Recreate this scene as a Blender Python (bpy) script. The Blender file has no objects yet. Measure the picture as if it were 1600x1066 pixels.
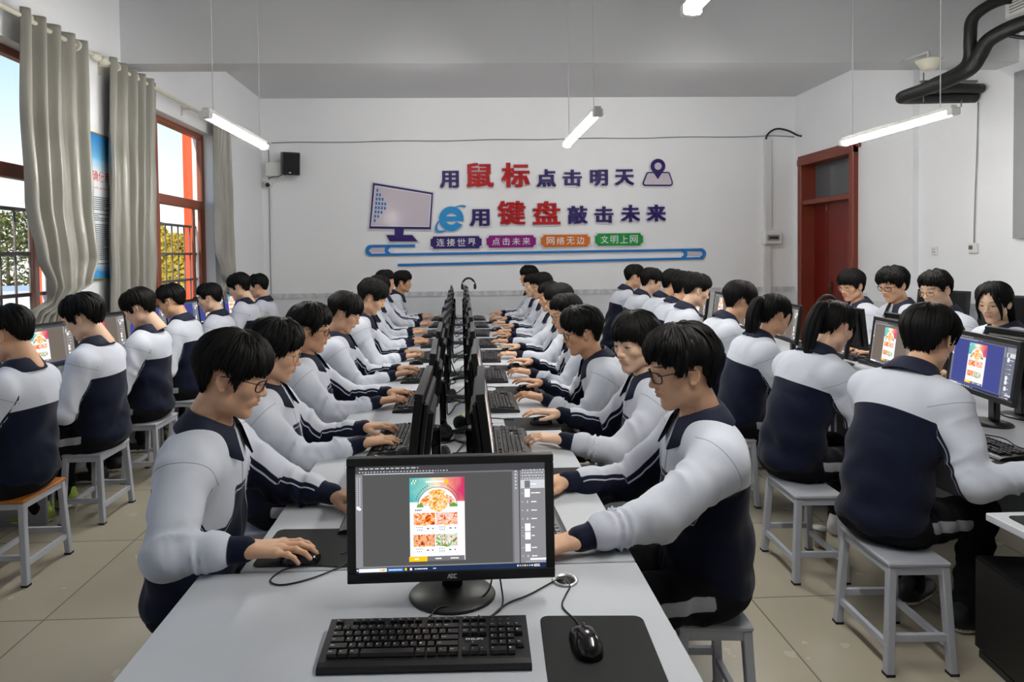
# Computer classroom: students at desks, slogan wall, curtained windows.
import bpy, math, random
import numpy as np
from mathutils import Matrix, Vector

PI = math.pi
R_ = math.radians
SC = bpy.context.scene
COL = SC.collection
rng = random.Random(7)


def lin(c):
    c = c / 255.0
    return c / 12.92 if c <= 0.04045 else ((c + 0.055) / 1.055) ** 2.4


def rgb(r, g, b):
    return (lin(r), lin(g), lin(b), 1.0)


# ------------------------------------------------------------------ materials
class NT:
    """small helper around a node tree"""

    def __init__(self, name):
        self.m = bpy.data.materials.new(name)
        self.m.use_nodes = True
        self.t = self.m.node_tree
        self.t.nodes.clear()
        self.out = self.t.nodes.new('ShaderNodeOutputMaterial')
        self.b = self.t.nodes.new('ShaderNodeBsdfPrincipled')
        self.t.links.new(self.b.outputs[0], self.out.inputs[0])

    def n(self, kind, **kw):
        nd = self.t.nodes.new(kind)
        for k, v in kw.items():
            setattr(nd, k, v)
        return nd

    def l(self, a, b):
        self.t.links.new(a, b)

    def math(self, op, a, b=None, c=None):
        nd = self.n('ShaderNodeMath', operation=op)
        for i, x in enumerate((a, b, c)):
            if x is None:
                continue
            if isinstance(x, (int, float)):
                nd.inputs[i].default_value = x
            else:
                self.l(x, nd.inputs[i])
        return nd.outputs[0]

    def mix(self, fac, a, b):
        nd = self.n('ShaderNodeMix', data_type='RGBA')
        for s, x in ((nd.inputs[0], fac), (nd.inputs[6], a), (nd.inputs[7], b)):
            if isinstance(x, (tuple, list, int, float)):
                s.default_value = x
            else:
                self.l(x, s)
        return nd.outputs[2]

    def step(self, x, lo, hi):
        nd = self.n('ShaderNodeMapRange')
        nd.clamp = True
        nd.inputs[1].default_value = lo
        nd.inputs[2].default_value = hi
        self.l(x, nd.inputs[0])
        return nd.outputs[0]

    def noise(self, scale, detail=3, coord='Object', stretch=None):
        tc = self.n('ShaderNodeTexCoord')
        src = tc.outputs[coord]
        if stretch:
            mp = self.n('ShaderNodeMapping')
            mp.inputs['Scale'].default_value = stretch
            self.l(src, mp.inputs[0])
            src = mp.outputs[0]
        nz = self.n('ShaderNodeTexNoise')
        nz.inputs['Scale'].default_value = scale
        nz.inputs['Detail'].default_value = detail
        self.l(src, nz.inputs[0])
        return nz.outputs[0]

    def bump(self, h, strength=0.2, dist=0.002):
        nd = self.n('ShaderNodeBump')
        nd.inputs['Strength'].default_value = strength
        nd.inputs['Distance'].default_value = dist
        self.l(h, nd.inputs['Height'])
        self.l(nd.outputs[0], self.b.inputs['Normal'])

    def set(self, **kw):
        names = dict(color='Base Color', rough='Roughness', metal='Metallic', spec='Specular IOR Level',
                     coat='Coat Weight', trans='Transmission Weight', ecol='Emission Color', estr='Emission Strength',
                     sss='Subsurface Weight', alpha='Alpha', ior='IOR')
        for k, v in kw.items():
            s = self.b.inputs[names[k]]
            if isinstance(v, (tuple, list, int, float)):
                s.default_value = v
            else:
                self.l(v, s)
        return self


def mat(name, c, rough=0.5, metal=0.0, spec=0.5, var=0.06, scale=14.0, bump=0.0, bscale=200.0, bdist=0.001):
    t = NT(name)
    col = rgb(*c)
    if var > 0:
        nz = t.noise(scale, 4)
        d = tuple(x * (1 - var) for x in col[:3]) + (1,)
        u = tuple(min(1, x * (1 + var)) for x in col[:3]) + (1,)
        t.set(color=t.mix(nz, d, u))
    else:
        t.set(color=col)
    t.set(rough=rough, metal=metal, spec=spec)
    if bump > 0:
        t.bump(t.noise(bscale, 2), bump, bdist)
    return t.m


def emat(name, c, strength=1.0, rough=0.35):
    """a lit part of a screen or lamp"""
    t = NT(name)
    t.set(color=(0.01, 0.01, 0.01, 1), rough=rough, spec=0.2, ecol=rgb(*c), estr=strength)
    return t.m


MT = {}
MT['paint_white'] = mat('white wall paint', (226, 227, 231), 0.6, var=0.02, scale=1.5, bump=0.05, bscale=60)
MT['ceil'] = mat('greyish white ceiling paint', (216, 217, 220), 0.7, var=0.02, scale=1.0)
MT['desk'] = mat('grey laminate', (196, 199, 206), 0.5, var=0.02, scale=6)
MT['desk_edge'] = mat('grey desk edging', (150, 152, 158), 0.5, var=0.02)
MT['black'] = mat('black plastic', (19, 19, 21), 0.42, var=0.1, scale=30, bump=0.1, bscale=900, bdist=0.0004)
MT['black_gloss'] = mat('glossy black plastic', (12, 12, 13), 0.16, var=0.0)
MT['dark'] = mat('dark grey plastic', (38, 38, 41), 0.5, var=0.05)
MT['key'] = mat('black key plastic', (20, 20, 22), 0.4, var=0.05)
MT['rubber'] = mat('black cloth pad', (22, 22, 24), 0.85, var=0.15, scale=25, bump=0.3, bscale=1200, bdist=0.0004)
MT['cable'] = mat('black cable', (14, 14, 15), 0.5, var=0.0)
MT['silver'] = mat('brushed metal', (190, 192, 196), 0.3, metal=0.9, var=0.03)
MT['legend'] = mat('white print', (225, 226, 230), 0.5, var=0.0)
MT['stool'] = mat('pale grey painted steel', (186, 190, 202), 0.45, var=0.05, scale=20, bump=0.1, bscale=80)
MT['stool_top'] = mat('grey painted seat board', (176, 179, 188), 0.5, var=0.06, scale=12)
MT['white_plastic'] = mat('white plastic', (224, 224, 222), 0.4, var=0.02)
MT['cream'] = mat('cream plastic', (212, 208, 190), 0.45, var=0.03)
MT['conduit'] = mat('white conduit', (215, 216, 217), 0.5, var=0.02)
MT['insul'] = mat('black pipe insulation', (15, 15, 16), 0.5, var=0.2, scale=20, bump=0.4, bscale=40, bdist=0.01)
MT['tube'] = emat('lit lamp tube', (255, 253, 246), 150.0)
MT['lamp_body'] = mat('white lamp housing', (235, 235, 232), 0.4, var=0.02)
MT['winframe'] = mat('red brown window frame', (150, 84, 60), 0.45, var=0.08, scale=30)
MT['orange'] = mat('orange exterior paint', (226, 88, 40), 0.6, var=0.05)
MT['bar'] = mat('grey window bar', (118, 112, 112), 0.5, var=0.05)
MT['door'] = mat('dark red door paint', (112, 26, 18), 0.32, var=0.12, scale=8)
MT['door_frame'] = mat('red brown door frame', (122, 50, 32), 0.4, var=0.1, scale=10)
MT['navy_sign'] = mat('dark violet sign face', (40, 22, 98), 0.45, spec=0.3, var=0.03)
MT['red_sign'] = mat('red sign face', (178, 8, 20), 0.45, spec=0.3, var=0.03)
MT['white_sign'] = mat('white sign backing', (228, 226, 232), 0.3, var=0.02)
MT['lilac_sign'] = mat('lilac sign panel', (206, 196, 208), 0.15, var=0.02)
MT['blue_sign'] = mat('blue sign face', (28, 116, 190), 0.45, spec=0.3, var=0.03)
MT['bright_blue'] = mat('bright blue sign face', (30, 140, 205), 0.45, spec=0.3, var=0.03)
MT['magenta_sign'] = mat('magenta sign face', (134, 14, 120), 0.45, spec=0.3, var=0.03)
MT['orange_sign'] = mat('orange sign face', (206, 108, 24), 0.45, spec=0.3, var=0.03)
MT['green_sign'] = mat('green sign face', (22, 140, 62), 0.45, spec=0.3, var=0.03)
MT['brass'] = mat('brass strip', (176, 150, 80), 0.4, metal=0.6, var=0.05)
MT['ink'] = mat('dark print', (62, 62, 72), 0.6, var=0.0)
MT['redink'] = mat('red print', (196, 50, 50), 0.6, var=0.0)


def m_wall():
    """white paint above, slightly greyer gloss paint on the dado below one metre"""
    t = NT('white wall with grey dado')
    g = t.n('ShaderNodeNewGeometry')
    s = t.n('ShaderNodeSeparateXYZ')
    t.l(g.outputs['Position'], s.inputs[0])
    f = t.step(s.outputs[2], 0.972, 0.976)
    nz = t.noise(1.3, 4)
    up = t.mix(nz, rgb(236, 237, 241), rgb(243, 244, 247))
    lo = t.mix(t.noise(9, 4), rgb(218, 220, 226), rgb(228, 230, 235))
    t.set(color=t.mix(f, lo, up), rough=0.55)
    t.bump(t.noise(55, 3), 0.05, 0.002)
    return t.m


def m_floor():
    t = NT('polished beige floor tiles')
    tc = t.n('ShaderNodeTexCoord')
    mp = t.n('ShaderNodeMapping')
    mp.inputs['Location'].default_value = (0.28, 0.32, 0)
    t.l(tc.outputs['Object'], mp.inputs[0])
    br = t.n('ShaderNodeTexBrick')
    br.offset = 0.0
    br.squash = 1.0
    br.inputs['Scale'].default_value = 1.0
    br.inputs['Brick Width'].default_value = 0.8
    br.inputs['Row Height'].default_value = 0.8
    br.inputs['Mortar Size'].default_value = 0.0035
    br.inputs['Mortar Smooth'].default_value = 0.2
    br.inputs['Color1'].default_value = rgb(190, 182, 164)
    br.inputs['Color2'].default_value = rgb(184, 176, 158)
    br.inputs['Mortar'].default_value = rgb(120, 112, 100)
    t.l(mp.outputs[0], br.inputs[0])
    nz = t.noise(5, 6)
    t.set(color=t.mix(t.math('MULTIPLY', nz, 0.16), br.outputs[0], rgb(150, 142, 126)))
    t.set(rough=t.step(nz, -0.2, 3.0), spec=0.5)
    return t.m


def m_curtain():
    t = NT('silvery grey satin curtain')
    nz = t.noise(6, 3, stretch=(1, 3, 0.4))
    t.set(color=t.mix(nz, rgb(130, 128, 121), rgb(152, 149, 141)), rough=0.34, spec=0.55)
    t.b.inputs['Sheen Weight'].default_value = 0.15
    t.bump(t.noise(9, 3, stretch=(1, 4, 0.5)), 0.25, 0.02)
    return t.m


def m_trim():
    t = NT('embossed grey border tiles')
    wv = t.n('ShaderNodeTexWave')
    wv.inputs['Scale'].default_value = 2.0
    wv.inputs['Distortion'].default_value = 6.0
    wv.inputs['Detail'].default_value = 3.0
    wv.inputs['Detail Scale'].default_value = 3.0
    tc = t.n('ShaderNodeTexCoord')
    t.l(tc.outputs['Object'], wv.inputs[0])
    t.set(color=t.mix(wv.outputs['Fac'], rgb(192, 194, 200), rgb(214, 215, 220)), rough=0.4)
    return t.m


def m_wood():
    t = NT('varnished orange wood')
    nz = t.noise(7, 5, stretch=(14, 1, 1))
    t.set(color=t.mix(nz, rgb(150, 82, 28), rgb(216, 142, 62)), rough=0.3)
    return t.m


def m_glass():
    t = NT('clear window glass')
    t.set(color=(1, 1, 1, 1), rough=0.0, trans=1.0, ior=1.01, spec=0.3)
    return t.m


def m_skin(name, a, b):
    """skin with the pigment of lips, brows, eyes and nails read from the face attributes"""
    t = NT(name)
    nz = t.noise(40, 4)
    col = t.mix(nz, rgb(*a), rgb(*b))

    def attr(nm):
        at = t.n('ShaderNodeAttribute', attribute_name=nm)
        s = t.n('ShaderNodeSeparateXYZ')
        t.l(at.outputs['Vector'], s.inputs[0])
        return s.outputs
    fa, fb = attr('fa'), attr('fb')
    e = 0.0007
    col = t.mix(t.math('MULTIPLY', t.step(fa[0], -0.002, 0.002), 0.6), col, rgb(176, 110, 96))   # lips
    col = t.mix(t.math('MULTIPLY', t.step(fb[2], -e, e), 0.6), col, rgb(226, 178, 158))          # nails
    col = t.mix(t.math('MULTIPLY', t.step(fa[1], -0.0015, 0.0015), 0.85), col, rgb(30, 24, 22))  # brows
    col = t.mix(t.step(fa[2], -e, e), col, rgb(176, 164, 156))                                   # eye white
    col = t.mix(t.step(fb[0], -e, e), col, rgb(22, 14, 12))                                      # iris
    col = t.mix(t.step(fb[1], -e, e), col, rgb(20, 15, 14))                                      # lash line
    t.set(color=col, rough=0.5, spec=0.4, sss=0.0)
    t.bump(t.noise(260, 2), 0.06, 0.001)
    return t.m


def m_jacket():
    t = NT('white and navy tracksuit cloth')
    at = t.n('ShaderNodeAttribute', attribute_name='jk')
    s = t.n('ShaderNodeSeparateXYZ')
    t.l(at.outputs['Vector'], s.inputs[0])
    dye, seam, pm = s.outputs
    wh = t.mix(t.noise(9, 3), rgb(204, 208, 220), rgb(213, 217, 228))
    nv = t.mix(t.noise(12, 3), rgb(8, 14, 35), rgb(11, 19, 45))
    col = t.mix(t.step(dye, -0.0012, 0.0012), wh, nv)
    band = t.math('MULTIPLY', t.math('COMPARE', dye, 0.016, 0.0022), t.step(pm, 0.45, 0.55))
    col = t.mix(band, col, rgb(190, 194, 206))
    col = t.mix(t.math('MULTIPLY', t.math('LESS_THAN', t.math('ABSOLUTE', seam), 0.0013), 0.6), col, rgb(70, 74, 92))
    az = t.n('ShaderNodeAttribute', attribute_name='zp')
    sz = t.n('ShaderNodeSeparateXYZ')
    t.l(az.outputs['Vector'], sz.inputs[0])
    col = t.mix(t.math('MULTIPLY', t.math('LESS_THAN', sz.outputs[0], 0.0042), 0.75), col, rgb(72, 76, 92))
    t.set(color=col, rough=0.85, spec=0.2)
    t.b.inputs['Sheen Weight'].default_value = 0.1
    wr = t.n('ShaderNodeTexNoise')
    wr.inputs['Scale'].default_value = 5.0
    wr.inputs['Detail'].default_value = 1.0
    wr.inputs['Distortion'].default_value = 1.0
    tc = t.n('ShaderNodeTexCoord')
    t.l(tc.outputs['Object'], wr.inputs[0])
    t.bump(wr.outputs[0], 0.35, 0.05)
    return t.m


def m_trouser():
    t = NT('black tracksuit trouser cloth')
    at = t.n('ShaderNodeAttribute', attribute_name='jk')
    s = t.n('ShaderNodeSeparateXYZ')
    t.l(at.outputs['Vector'], s.inputs[0])
    col = t.mix(t.step(s.outputs[0], -0.001, 0.001), rgb(168, 170, 177), rgb(15, 16, 22))
    t.set(color=col, rough=0.85, spec=0.2)
    t.bump(t.noise(20, 3), 0.3, 0.02)
    return t.m


def m_hair(name='black hair'):
    t = NT(name)
    at = t.n('ShaderNodeAttribute', attribute_name='st')
    s = t.n('ShaderNodeSeparateXYZ')
    t.l(at.outputs['Vector'], s.inputs[0])
    nz = t.n('ShaderNodeTexNoise')
    nz.inputs['Scale'].default_value = 1.0
    nz.inputs['Detail'].default_value = 4.0
    t.l(at.outputs['Vector'], nz.inputs[0])
    t.set(color=t.mix(nz.outputs[0], rgb(5, 5, 5), rgb(17, 15, 15)), rough=0.55, spec=0.16)
    t.bump(nz.outputs[0], 0.55, 0.004)
    return t.m


MT['wall'] = m_wall()
MT['floor'] = m_floor()
MT['curtain'] = m_curtain()
MT['trim'] = m_trim()
MT['wood'] = m_wood()
MT['glass'] = m_glass()
MT['skin_a'] = m_skin('warm tan skin', (214, 166, 132), (224, 178, 146))
MT['skin_b'] = m_skin('light skin', (226, 184, 154), (234, 196, 168))
MT['skin_c'] = m_skin('brown skin', (202, 152, 118), (212, 163, 129))
MT['jacket'] = m_jacket()
MT['trouser'] = m_trouser()
MT['hair'] = m_hair()
MT['collar'] = mat('navy collar cloth', (11, 19, 46), 0.8, var=0.1, scale=30, bump=0.2, bscale=500)
MT['tee'] = mat('white tee shirt', (224, 224, 226), 0.85, var=0.02)
MT['lens'] = NT('clear spectacle lens').set(color=(1, 1, 1, 1), rough=0.02, trans=1.0, ior=1.02).m
MT['frame_gold'] = mat('thin gold metal', (176, 160, 130), 0.25, metal=0.9, var=0)
MT['shoe_black'] = mat('black shoe upper', (22, 22, 25), 0.5)
MT['shoe_white'] = mat('white shoe upper', (220, 220, 222), 0.5)
MT['shoe_blue'] = mat('pale blue shoe upper', (120, 176, 206), 0.5, var=0.2, scale=30)
MT['shoe_lime'] = mat('lime green shoe upper', (150, 176, 62), 0.5)
MT['sole'] = mat('white shoe sole', (226, 226, 224), 0.6)


# ------------------------------------------------------------------ mesh helpers
class MB:
    def __init__(self):
        self.v, self.f, self.m, self.s = [], [], [], []

    def _add(self, vs, fs, mi=0, smooth=False):
        o = len(self.v)
        self.v += [tuple(p) for p in vs]
        for f in fs:
            self.f.append(tuple(i + o for i in f))
            self.m.append(mi)
            self.s.append(smooth)
        return self

    def box(self, c, s, mi=0, rot=None, bev=0.0):
        hx, hy, hz = s[0] / 2, s[1] / 2, s[2] / 2
        b = min(bev, hx * .9, hy * .9, hz * .9)
        if b <= 0:
            vs = [(x * hx, y * hy, z * hz) for x in (-1, 1) for y in (-1, 1) for z in (-1, 1)]
            fs = [(0, 1, 3, 2), (4, 6, 7, 5), (0, 4, 5, 1), (2, 3, 7, 6), (0, 2, 6, 4), (1, 5, 7, 3)]
        else:
            vs, idx = [], {}
            for x in (-1, 1):
                for y in (-1, 1):
                    for z in (-1, 1):
                        for ax in range(3):
                            p = [x * (hx - b), y * (hy - b), z * (hz - b)]
                            p[ax] = (x * hx, y * hy, z * hz)[ax]
                            idx[(x, y, z, ax)] = len(vs)
                            vs.append(p)
            fs = []
            sg = (-1, 1)
            for ax in range(3):
                a1, a2 = [(1, 2), (2, 0), (0, 1)][ax]
                for s0 in sg:
                    q = []
                    for (p1, p2) in ((-1, -1), (1, -1), (1, 1), (-1, 1)):
                        k = [0, 0, 0]
                        k[ax], k[a1], k[a2] = s0, p1, p2
                        q.append(idx[(*k, ax)])
                    fs.append(tuple(q if s0 > 0 else q[::-1]))
            for ax in range(3):
                a1, a2 = [(1, 2), (2, 0), (0, 1)][ax]
                for s1 in sg:
                    for s2 in sg:
                        k0, k1 = [0, 0, 0], [0, 0, 0]
                        k0[a1], k0[a2], k0[ax] = s1, s2, -1
                        k1[a1], k1[a2], k1[ax] = s1, s2, 1
                        q = [idx[(*k0, a1)], idx[(*k1, a1)], idx[(*k1, a2)], idx[(*k0, a2)]]
                        fs.append(tuple(q if s1 * s2 < 0 else q[::-1]))
            for x in sg:
                for y in sg:
                    for z in sg:
                        q = [idx[(x, y, z, a)] for a in range(3)]
                        fs.append(tuple(q if x * y * z > 0 else q[::-1]))
        if rot is not None:
            vs = [rot @ Vector(p) for p in vs]
        vs = [(p[0] + c[0], p[1] + c[1], p[2] + c[2]) for p in vs]
        return self._add(vs, fs, mi)

    def tube(self, pts, r, n=8, mi=0, caps=True, closed=False):
        pts = [Vector(p) for p in pts]
        rs = r if isinstance(r, (list, tuple)) else [r] * len(pts)
        N = len(pts)
        vs, fs = [], []
        up = None
        for i, p in enumerate(pts):
            a = pts[i - 1] if (i > 0 or closed) else p
            b = pts[(i + 1) % N] if (i < N - 1 or closed) else p
            t = (b - a)
            t = t.normalized() if t.length > 1e-9 else Vector((0, 0, 1))
            if up is None:
                up = Vector((0, 0, 1)) if abs(t.z) < 0.9 else Vector((1, 0, 0))
            u = up - t * up.dot(t)
            if u.length < 1e-4:
                u = t.orthogonal()
            u.normalize()
            w = t.cross(u)
            up = u
            for k in range(n):
                g = 2 * PI * k / n
                vs.append(p + (u * math.cos(g) + w * math.sin(g)) * rs[i])
        for i in range(N if closed else N - 1):
            j = (i + 1) % N
            for k in range(n):
                k2 = (k + 1) % n
                fs.append((i * n + k, i * n + k2, j * n + k2, j * n + k))
        self._add(vs, fs, mi, True)
        if caps and not closed:
            o = len(self.v) - len(vs)
            self.f.append(tuple(o + k for k in range(n))[::-1]); self.m.append(mi); self.s.append(False)
            self.f.append(tuple(o + (N - 1) * n + k for k in range(n))); self.m.append(mi); self.s.append(False)
        return self

    def lathe(self, prof, n=24, c=(0, 0, 0), mi=0, rot=None, smooth=True):
        """prof: (radius, z) from bottom to top, closed at radius 0 ends"""
        vs, fs = [], []
        for (r, z) in prof:
            for k in range(n):
                g = 2 * PI * k / n
                p = Vector((r * math.cos(g), r * math.sin(g), z))
                if rot is not None:
                    p = rot @ p
                vs.append((p[0] + c[0], p[1] + c[1], p[2] + c[2]))
        for i in range(len(prof) - 1):
            for k in range(n):
                k2 = (k + 1) % n
                fs.append((i * n + k, i * n + k2, (i + 1) * n + k2, (i + 1) * n + k))
        fs.append(tuple(range(n))[::-1])
        fs.append(tuple((len(prof) - 1) * n + k for k in range(n)))
        return self._add(vs, fs, mi, smooth)

    def prism(self, poly, d, mi=0, tf=None):
        """poly in (a, b), extruded by d along c; tf maps (a, b, c) to a point"""
        n = len(poly)
        tf = tf or (lambda a, b, c: (a, b, c))
        vs = [tf(a, b, 0) for a, b in poly] + [tf(a, b, d) for a, b in poly]
        fs = [tuple(range(n))[::-1], tuple(range(n, 2 * n))]
        fs += [(i, (i + 1) % n, n + (i + 1) % n, n + i) for i in range(n)]
        return self._add(vs, fs, mi)

    def grid(self, P, mi=0, smooth=True, wrap=False):
        """P[i][j] points"""
        a, b = len(P), len(P[0])
        vs = [p for row in P for p in row]
        fs = []
        for i in range(a - 1):
            for j in range(b if wrap else b - 1):
                j2 = (j + 1) % b
                fs.append((i * b + j, i * b + j2, (i + 1) * b + j2, (i + 1) * b + j))
        return self._add(vs, fs, mi, smooth)

    def mesh(self, name, mats):
        me = bpy.data.meshes.new(name)
        me.from_pydata([tuple(p) for p in self.v], [], self.f)
        for m in (mats if isinstance(mats, (list, tuple)) else [mats]):
            me.materials.append(MT[m] if isinstance(m, str) else m)
        me.polygons.foreach_set('material_index', self.m)
        me.polygons.foreach_set('use_smooth', self.s)
        me.update()
        return me

    def build(self, name, mats, parent=None, loc=None, rz=0.0):
        return link(name, self.mesh(name, mats), parent, loc, rz)


def link(name, me, parent=None, loc=None, rz=0.0):
    o = bpy.data.objects.new(name, me)
    COL.objects.link(o)
    if loc is not None:
        o.location = loc
    o.rotation_euler = (0, 0, rz)
    if parent is not None:
        o.parent = parent
    return o


def thing(name, label, cat, loc=(0, 0, 0), rz=0.0, group=None):
    o = bpy.data.objects.new(name, None)
    COL.objects.link(o)
    o.empty_display_size = 0.1
    o.location = loc
    o.rotation_euler = (0, 0, rz)
    return tag(o, label, cat, group)


def tag(o, label, cat, group=None):
    o['label'] = label
    o['category'] = cat
    if group:
        o['group'] = group
    return o


def struct(o):
    o['kind'] = 'structure'
    return o


def kids(o):
    return [c for c in list(COL.objects) if c.parent == o]


def copy_tree(src, loc, rz, label, group=None, children=None):
    """a copy of a thing with copies of its parts and sub-parts (mesh data shared)"""
    ch = children if children is not None else CH.setdefault(src.name, kids(src))
    r = src.copy()
    COL.objects.link(r)
    r.location = loc
    r.rotation_euler = (0, 0, rz)
    r['label'] = label
    if group:
        r['group'] = group
    for c in ch:
        k = c.copy()
        COL.objects.link(k)
        k.parent = r
        for d in CH.setdefault(c.name, kids(c)):
            e = d.copy()
            COL.objects.link(e)
            e.parent = k
    return r


CH = {}


def smooth_path(pts, n=6):
    """Catmull-Rom through the points"""
    P = [Vector(p) for p in pts]
    P = [P[0] * 2 - P[1]] + P + [P[-1] * 2 - P[-2]]
    out = []
    for i in range(1, len(P) - 2):
        a, b, c, d = P[i - 1], P[i], P[i + 1], P[i + 2]
        for k in range(n):
            t = k / n
            out.append(0.5 * ((2 * b) + (c - a) * t + (2 * a - 5 * b + 4 * c - d) * t * t + (3 * b - a - 3 * c + d) * t ** 3))
    out.append(P[-2])
    return out


def text_mesh(s, bold=0.0, depth=0.0, res=2):
    """outline of a text as a mesh in the xy plane"""
    cu = bpy.data.curves.new('txt', 'FONT')
    cu.body = s
    cu.offset = bold
    cu.extrude = depth
    cu.resolution_u = res
    o = bpy.data.objects.new('txt', cu)
    COL.objects.link(o)
    dg = bpy.context.evaluated_depsgraph_get()
    dg.update()
    me = bpy.data.meshes.new_from_object(o.evaluated_get(dg))
    v = [tuple(p.co) for p in me.vertices]
    f = [tuple(p.vertices) for p in me.polygons]
    bpy.data.objects.remove(o)
    bpy.data.curves.remove(cu)
    bpy.data.meshes.remove(me)
    return v, f


def fit_text(mb, s, x0, x1, z0, z1, mi, tf, bold=0.0, depth=0.0, stretch=True, base=None):
    """text fitted into a box of the plane (a, b); tf(a, b, c) -> point; base: box taken from the unbold text"""
    v, f = text_mesh(s, bold, depth)
    w = base or v
    ax, bx = min(p[0] for p in w), max(p[0] for p in w)
    ay, by = min(p[1] for p in w), max(p[1] for p in w)
    sx, sy = (x1 - x0) / (bx - ax), (z1 - z0) / (by - ay)
    if not stretch:
        sx = sy = min(sx, sy)
    cx, cy = (ax + bx) / 2, (ay + by) / 2
    mx, mz = (x0 + x1) / 2, (z0 + z1) / 2
    mb._add([tf(mx + (p[0] - cx) * sx, mz + (p[1] - cy) * sy, p[2]) for p in v], f, mi)
    return v
# ------------------------------------------------------------------ camera, sky, sun
XL, XR, YF, YB, ZC = -2.95, 5.15, 9.7, -2.6, 3.96


def make_camera():
    yaw, pitch, roll = R_(2.0), R_(1.5), R_(0.7)
    f = Vector((math.sin(yaw) * math.cos(pitch), math.cos(yaw) * math.cos(pitch), -math.sin(pitch)))
    r0 = Vector((math.cos(yaw), -math.sin(yaw), 0))
    u0 = r0.cross(f)
    r = r0 * math.cos(roll) - u0 * math.sin(roll)
    u = u0 * math.cos(roll) + r0 * math.sin(roll)
    cd = bpy.data.cameras.new('camera')
    cd.sensor_width = 36
    cd.lens = 22.5
    cd.shift_x = 0.027969
    cd.shift_y = -0.068902
    cd.clip_start = 0.05
    cd.clip_end = 300
    o = bpy.data.objects.new('camera', cd)
    M = Matrix((r, u, -f)).transposed().to_4x4()
    M.translation = (0, 0, 1.61)
    o.matrix_world = M
    COL.objects.link(o)
    SC.camera = o


def make_world():
    w = bpy.data.worlds.new('daylight')
    SC.world = w
    w.use_nodes = True
    t = w.node_tree
    bg = t.nodes['Background']
    tc = t.nodes.new('ShaderNodeTexCoord')
    s = t.nodes.new('ShaderNodeSeparateXYZ')
    t.links.new(tc.outputs['Generated'], s.inputs[0])
    cr = t.nodes.new('ShaderNodeValToRGB')
    cr.color_ramp.elements[0].position = 0.0
    cr.color_ramp.elements[0].color = rgb(250, 250, 246)
    cr.color_ramp.elements[1].position = 0.5
    cr.color_ramp.elements[1].color = rgb(140, 188, 232)
    e = cr.color_ramp.elements.new(0.08)
    e.color = rgb(236, 243, 248)
    e = cr.color_ramp.elements.new(0.24)
    e.color = rgb(184, 213, 238)
    t.links.new(s.outputs[2], cr.inputs[0])
    t.links.new(cr.outputs[0], bg.inputs[0])
    bg.inputs[1].default_value = 1.25
    sd = bpy.data.lights.new('sun', 'SUN')
    sd.energy = 3.2
    sd.angle = R_(1.0)
    sd.color = (1.0, 0.86, 0.66)
    so = bpy.data.objects.new('sun', sd)
    so.rotation_euler = Vector((0.125, 1.0, -0.50)).to_track_quat('-Z', 'Y').to_euler()
    so.location = (-20, -30, 20)
    COL.objects.link(so)


def m_pane():
    t = NT('window pane')
    tr = t.n('ShaderNodeBsdfTransparent')
    gl = t.n('ShaderNodeBsdfGlossy')
    gl.inputs['Roughness'].default_value = 0.02
    mx = t.n('ShaderNodeMixShader')
    mx.inputs[0].default_value = 0.05
    t.l(tr.outputs[0], mx.inputs[1])
    t.l(gl.outputs[0], mx.inputs[2])
    t.l(mx.outputs[0], t.out.inputs[0])
    return t.m


MT['pane'] = m_pane()
MT['brass_dark'] = mat('dull brass', (96, 62, 40), 0.4, metal=0.5, var=0.05)


# ------------------------------------------------------------------ the room shell
def wall_x(x0, x1, y0, y1, z0, z1, holes):
    """slab between x0 and x1 with rectangular holes (ya, yb, za, zb)"""
    mb = MB()
    hs = sorted(holes)
    y = y0
    for (a, b, c, d) in hs:
        if a > y:
            mb.box(((x0 + x1) / 2, (y + a) / 2, (z0 + z1) / 2), (x1 - x0, a - y, z1 - z0))
        if c > z0:
            mb.box(((x0 + x1) / 2, (a + b) / 2, (z0 + c) / 2), (x1 - x0, b - a, c - z0))
        if d < z1:
            mb.box(((x0 + x1) / 2, (a + b) / 2, (d + z1) / 2), (x1 - x0, b - a, z1 - d))
        y = b
    mb.box(((x0 + x1) / 2, (y + y1) / 2, (z0 + z1) / 2), (x1 - x0, y1 - y, z1 - z0))
    return mb


WINDOWS = [(-1.3, 0.9), (2.4, 5.0), (5.95, 7.81)]
WZ0, WZ1 = 0.92, 3.06
DOOR = (8.13, 9.5, 0.0, 2.96)


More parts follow.
